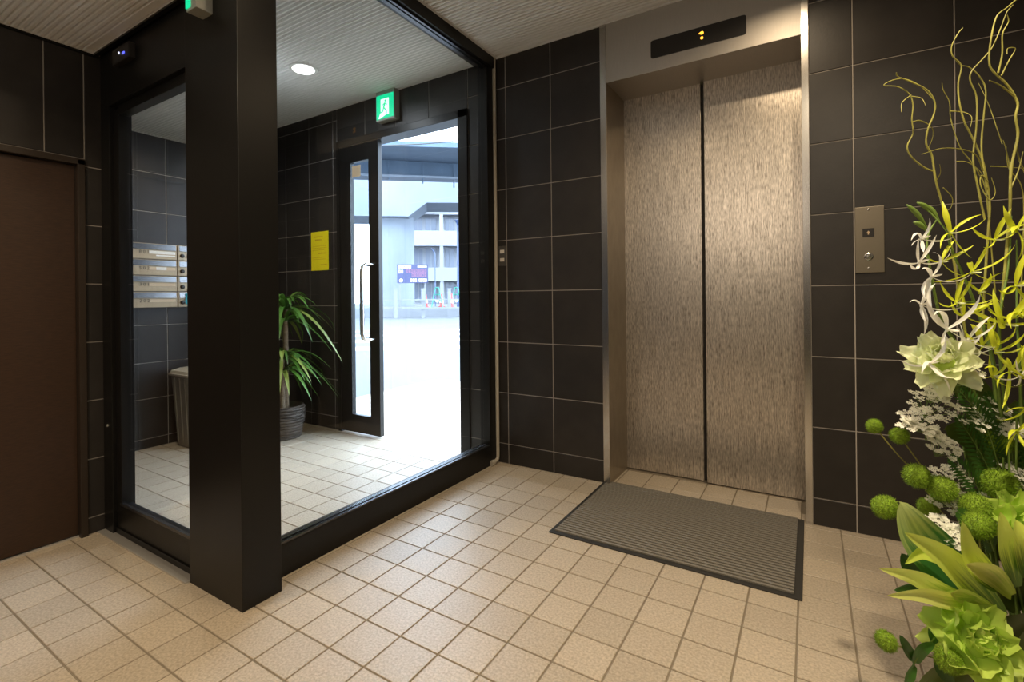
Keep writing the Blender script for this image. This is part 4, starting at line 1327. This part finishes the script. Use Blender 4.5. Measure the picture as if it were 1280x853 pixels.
# curly willow
rw = random.Random(3)
for pts, r in WILLOW:
    P = smooth_path(pts, 6)
    n = len(P)
    MB().tube(P, [0.68 * r * (1.0 - 0.62 * i / (n - 1)) * (1 + 0.08 * math.sin(i * 1.7)) for i in range(n)], 7).build('willow_branch', 'willow', fa, smooth=True, sharp=80)
# orchid stems and buds
for pts in ORCHID_STEM:
    P = smooth_path(pts, 6); n = len(P)
    MB().tube(P, [0.0042 - 0.0026 * i / (n - 1) for i in range(n)], 7).build('orchid_stem', 'stem_green', fa, smooth=True, sharp=80)
for a, b in BUD:
    a = Vector(a); b = Vector(b)
    P = [b.lerp(a, k / 6) + Vector((0, 0, 0.006 * math.sin(k / 6 * PI))) for k in range(7)]
    MB().tube(P, [0.0014, 0.003, 0.005, 0.006, 0.0055, 0.004, 0.0012], 8).build('orchid_bud', 'petal_green' if False else 'stem_green', fa, smooth=True, sharp=80)

# spider orchids: five long curling petals and a small lip
def petal_mesh(name, L, wd, curl, material, wide=0.35, cup=0.25):
    """petal in its own frame: runs along +x, curling towards +z"""
    b = MB(); n = 9; rows = 4
    for i in range(n):
        t = i / (n - 1)
        a = curl * t
        x = L * (math.sin(a) / curl if abs(curl) > 1e-3 else t)
        z = L * ((1 - math.cos(a)) / curl if abs(curl) > 1e-3 else 0)
        w_ = wd * (0.35 + 0.65 * math.sin(PI * min(1, t / (2 * wide)))) if t < wide else wd * max(0.06, math.cos((t - wide) / (1 - wide) * PI / 2))
        for q in range(rows):
            f = q / (rows - 1) * 2 - 1
            b.v.append((x, w_ / 2 * f, z + w_ * cup * f * f))
    for i in range(n - 1):
        for q in range(rows - 1):
            b.f.append((i * rows + q, i * rows + q + 1, (i + 1) * rows + q + 1, (i + 1) * rows + q))
    me = b.mesh(name, True)
    me.materials.append(M[material])
    return me
OPET = [[petal_mesh('petal', 1.32, 0.15, c, m, 0.45) for c in (1.2, -0.9, 2.0, 0.6)] for m in ('orchid_white', 'orchid_yellow')]
OLIP = [petal_mesh('lip', 0.45, 0.34, 0.9, 'orchid_white', 0.55), petal_mesh('lip', 0.45, 0.30, 0.9, 'petal_white', 0.55)]
for (c, sz, ang, kind) in ORCHID:
    hub = MB().lathe([(0.0008, -0.006), (0.0030, -0.004), (0.0034, 0.0), (0.0022, 0.004), (0.0006, 0.006)], (0, 0, 0), 8).build('orchid_flower', 'orchid_yellow' if kind else 'orchid_white', fa, smooth=True)
    hub.location = c
    base = math.radians(ang)
    for k, da in enumerate((0, 58, -62, 128, -135)):
        a = base + math.radians(da + rw.uniform(-14, 14))
        p = link('petal', OPET[kind][rw.choice((0, 0, 1, 2, 3))], hub)
        L = sz * rw.uniform(0.85, 1.2)
        p.scale = (L, L * rw.uniform(0.8, 1.25), L)
        X = Vector((math.cos(a), -0.42 + rw.uniform(-0.35, 0.35), math.sin(a))).normalized()
        Zv = Vector((0.0, 0.25, 1)) if k % 2 else Vector((math.cos(a + 1.2), -0.6, math.sin(a + 1.2)))
        Y = Zv.cross(X).normalized(); Z = X.cross(Y)
        p.rotation_euler = Matrix((X, Y, Z)).transposed().to_euler()
    p = link('lip', OLIP[kind], hub)
    p.scale = (sz * 0.9,) * 3
    X = Vector((math.cos(base + PI) * 0.4, -0.9, math.sin(base + PI) * 0.4 - 0.2)).normalized()
    Y = Vector((0, 0, 1)).cross(X).normalized(); Z = X.cross(Y)
    p.rotation_euler = Matrix((X, Y, Z)).transposed().to_euler()

# pompon flowers: fuzzy balls on thin stems
def pompon_mesh():
    bm = bmesh.new()
    bmesh.ops.create_icosphere(bm, subdivisions=3, radius=0.93)
    rr = random.Random(11)
    sph = [v.co.copy() for v in bm.verts]
    bm.free()
    b = MB()
    bm = bmesh.new(); bmesh.ops.create_icosphere(bm, subdivisions=2, radius=0.92); bm.verts.ensure_lookup_table()
    b.v = [tuple(v.co) for v in bm.verts]; b.f = [tuple(v.index for v in f.verts) for f in bm.faces]
    bm.free()
    for k in range(620):
        zz = 1 - 2 * (k + 0.5) / 620; a = k * 2.39996
        d = Vector((math.sqrt(1 - zz * zz) * math.cos(a), math.sqrt(1 - zz * zz) * math.sin(a), zz))
        u = d.orthogonal().normalized(); w_ = d.cross(u)
        tip = (d + Vector((rr.uniform(-1, 1), rr.uniform(-1, 1), rr.uniform(-1, 1))) * 0.16).normalized() * rr.uniform(1.0, 1.14)
        n = len(b.v)
        b.v += [tuple(d * 0.88 + u * 0.03), tuple(d * 0.88 - u * 0.015 + w_ * 0.026), tuple(d * 0.88 - u * 0.015 - w_ * 0.026), tuple(tip)]
        b.f += [(n, n + 1, n + 3), (n + 1, n + 2, n + 3), (n + 2, n, n + 3)]
    me = b.mesh('pompon_flower')
    me.materials.append(M['pompon'])
    return me
PM = pompon_mesh()
for (c, r), root in zip(POMPON, POMPON_ROOT):
    o = link('pompon_flower', PM, fa, c, (rw.uniform(0, 6), rw.uniform(0, 6), rw.uniform(0, 6)))
    sq = rw.uniform(0.88, 1.0)
    o.scale = (r, r * sq, r * rw.uniform(0.86, 0.96))
    a = Vector(c); b = Vector(root)
    MB().tube(smooth_path([a, a.lerp(b, 0.5) + Vector((0, 0, -0.004)), b], 4), 0.0014, 6).build('pompon_stem', 'willow', fa, smooth=True, sharp=80)

# lace flowers: flat umbels of tiny white florets on fine rays
def floret():
    b = MB()
    for k in range(5):
        a = 2 * PI * k / 5
        c, s = math.cos(a), math.sin(a)
        n = len(b.v)
        pts = [(0.05, 0, 0.0), (0.5, -0.34, 0.12), (1.0, 0, 0.22), (0.5, 0.34, 0.12)]
        b.v += [(x * c - y * s, x * s + y * c, z) for x, y, z in pts]
        b.f.append((n, n + 1, n + 2, n + 3))
    return b
FL = floret()
for (c, R_) in LACE:
    c = Vector(c)
    b = MB(); rays = MB()
    nrm = Vector((rw.uniform(-0.5, 0.3), -0.55, 0.75)).normalized()
    u = nrm.orthogonal().normalized(); v = nrm.cross(u)
    root = c - nrm * R_ * 1.3 + Vector((0.02, 0.03, -0.01))
    ncl = 15
    for k in range(ncl):
        rr = R_ * math.sqrt((k + 0.5) / ncl); a = k * 2.39996
        cc = c + (u * math.cos(a) + v * math.sin(a)) * rr - nrm * (rr * rr / R_ * 0.35) + nrm * rw.uniform(-0.1, 0.1) * R_
        rays.tube([root, root.lerp(cc, 0.55) + nrm * R_ * 0.05, cc], 0.0006, 4)
        for q in range(7):
            a2 = q * 2.39996; r2 = R_ * 0.22 * math.sqrt((q + 0.5) / 8)
            pc_ = cc + (u * math.cos(a2) + v * math.sin(a2)) * r2 + nrm * rw.uniform(-0.003, 0.003)
            sz = rw.uniform(0.0042, 0.0064); ta = rw.uniform(0, 6)
            n = len(b.v)
            uu = u * math.cos(ta) + v * math.sin(ta); vv = nrm.cross(uu)
            b.v += [tuple(pc_ + (uu * x + vv * y + nrm * z) * sz) for x, y, z in FL.v]
            b.f += [tuple(n + i for i in f) for f in FL.f]
    lo = b.build('lace_flower', 'lace_white', fa)
    rays.build('rays', 'stem_green', lo)

# peonies: layered ruffled petals, each a piece of its own
def peony_petal(L, wd, curl, material, seed):
    b = MB(); n, rows = 7, 7
    rr = random.Random(seed)
    ph = rr.uniform(0, 6)
    for i in range(n):
        t = i / (n - 1)
        a = curl * t
        x = L * math.sin(a) / curl; z = L * (1 - math.cos(a)) / curl
        w_ = wd * (0.25 + 0.75 * math.sin(PI * 0.5 * min(1, t * 1.5))) * (1 if t < 0.8 else 0.85 - (t - 0.8) * 1.2)
        for q in range(rows):
            f = q / (rows - 1) * 2 - 1
            ruf = 0.07 * L * t * t * math.sin(f * 5 + ph) + 0.05 * L * t * t * math.sin(f * 11 + ph)
            b.v.append((x + (0.05 * L * math.cos(f * 6 + ph) if i == n - 1 else 0) - 0.16 * L * f * f * t, w_ / 2 * f, z + w_ * 0.22 * f * f + ruf))
    for i in range(n - 1):
        for q in range(rows - 1):
            b.f.append((i * rows + q, i * rows + q + 1, (i + 1) * rows + q + 1, (i + 1) * rows + q))
    me = b.mesh('petal', True)
    me.materials.append(M[material])
    return me
PP = [[peony_petal(1.0, 0.85, c, m, 5 + k) for k, c in enumerate((0.5, 0.9, 1.5, -0.35))] for m in ('petal_white', 'petal_green')]
for (c, R_, kind) in PEONY:
    hub = MB().lathe([(0.001, -R_ * 0.5), (R_ * 0.22, -R_ * 0.35), (R_ * 0.30, 0), (R_ * 0.16, R_ * 0.25), (0.001, R_ * 0.3)], (0, 0, 0), 14).build('peony_flower', 'petal_green', fa, smooth=True, sharp=80)
    hub.location = c
    axis = Vector((-0.30, -0.80, 0.45)).normalized() if kind else Vector((-0.55, -0.6, 0.55)).normalized()
    u = axis.orthogonal().normalized(); v = axis.cross(u)
    for ring, (cnt, el, ln, idx) in enumerate(((9, 0.05, 0.98, (0, 3)), (9, 0.40, 0.88, (0, 1)), (8, 0.80, 0.72, (1, 1)), (6, 1.15, 0.55, (1, 2)))):
        for k in range(cnt):
            a = 2 * PI * (k + 0.5 * (ring % 2)) / cnt + rw.uniform(-0.15, 0.15)
            e_ = el + rw.uniform(-0.15, 0.15)
            X = ((u * math.cos(a) + v * math.sin(a)) * math.cos(e_) + axis * math.sin(e_)).normalized()
            Y = axis.cross(X).normalized(); Z = X.cross(Y)
            p = link('petal', PP[kind][rw.choice(idx)], hub)
            L = R_ * ln * rw.uniform(0.9, 1.12)
            p.scale = (L, L * rw.uniform(0.7, 0.95), L)
            p.rotation_euler = Matrix((X, Y, Z)).transposed().to_euler()
            p.location = axis * (-R_ * 0.25 + 0.1 * ring * R_) + X * R_ * 0.05

# foliage
for pts, wd, kind in SPEAR:
    blade(pts, wd, 'blade_yellow' if kind == 0 else 'blade_gold', 'spear_leaf', cup=0.20, prof=lambda t: math.sin(PI * (0.12 + 0.88 * t)) ** 0.9)
for pts, wd, kind in BROAD:
    blade(pts, wd, 'blade_hosta' if kind == 0 else 'leaf_dark', 'broad_leaf', cup=0.12, rows=7, wave=0.003)
for pts, wd in SMALL:
    blade(pts, wd, 'leaf_green', 'small_leaf', cup=0.15)
MB().tube(smooth_path(RUSCUS, 5), 0.0022, 6).build('leaf_stem', 'stem_green', fa, smooth=True, sharp=80)
# stems gathered in the vase neck
for k in range(16):
    a = 2 * PI * k / 16
    top = Vector((rw.uniform(-0.10, 0.06), rw.uniform(-0.08, 0.08), rw.uniform(0.45, 0.80)))
    MB().tube([(0.035 * math.cos(a), 0.035 * math.sin(a), 0.19), top * 0.5 + Vector((0, 0, 0.08)), top], [0.0036, 0.0032, 0.0022], 6).build('flower_stem', 'stem_green', fa, smooth=True, sharp=80)

# fern fronds in the middle of the bunch
def frond(base, tip, wd, bend):
    b = MB()
    A, B = Vector(base), Vector(tip)
    P = smooth_path([A, A.lerp(B, 0.5) + Vector(bend), B], 14)
    n = len(P)
    for i in range(2, n):
        t = i / (n - 1)
        d = (P[min(i + 1, n - 1)] - P[i - 1]).normalized()
        s_ = d.cross(Vector((0, -1, 0.2))).normalized()
        L = wd * math.sin(PI * (0.15 + 0.85 * t)) ** 0.7
        for sg in (-1, 1):
            k = len(b.v)
            q = P[i]; e_ = q + (s_ * sg * 0.85 + d * 0.5).normalized() * L
            m_ = q.lerp(e_, 0.45)
            b.v += [tuple(q - d * 0.002), tuple(m_ - d * 0.0045), tuple(e_), tuple(m_ + d * 0.0045)]
            b.f.append((k, k + 1, k + 2, k + 3))
    o = b.build('fern_frond', 'leaf_green', fa)
    MB().tube(P, [0.0016 * (1.1 - i / n) for i in range(n)], 5).build('midrib', 'stem_green', o)
for a, b_, wd, bend in FROND:
    frond(a, b_, wd, bend)
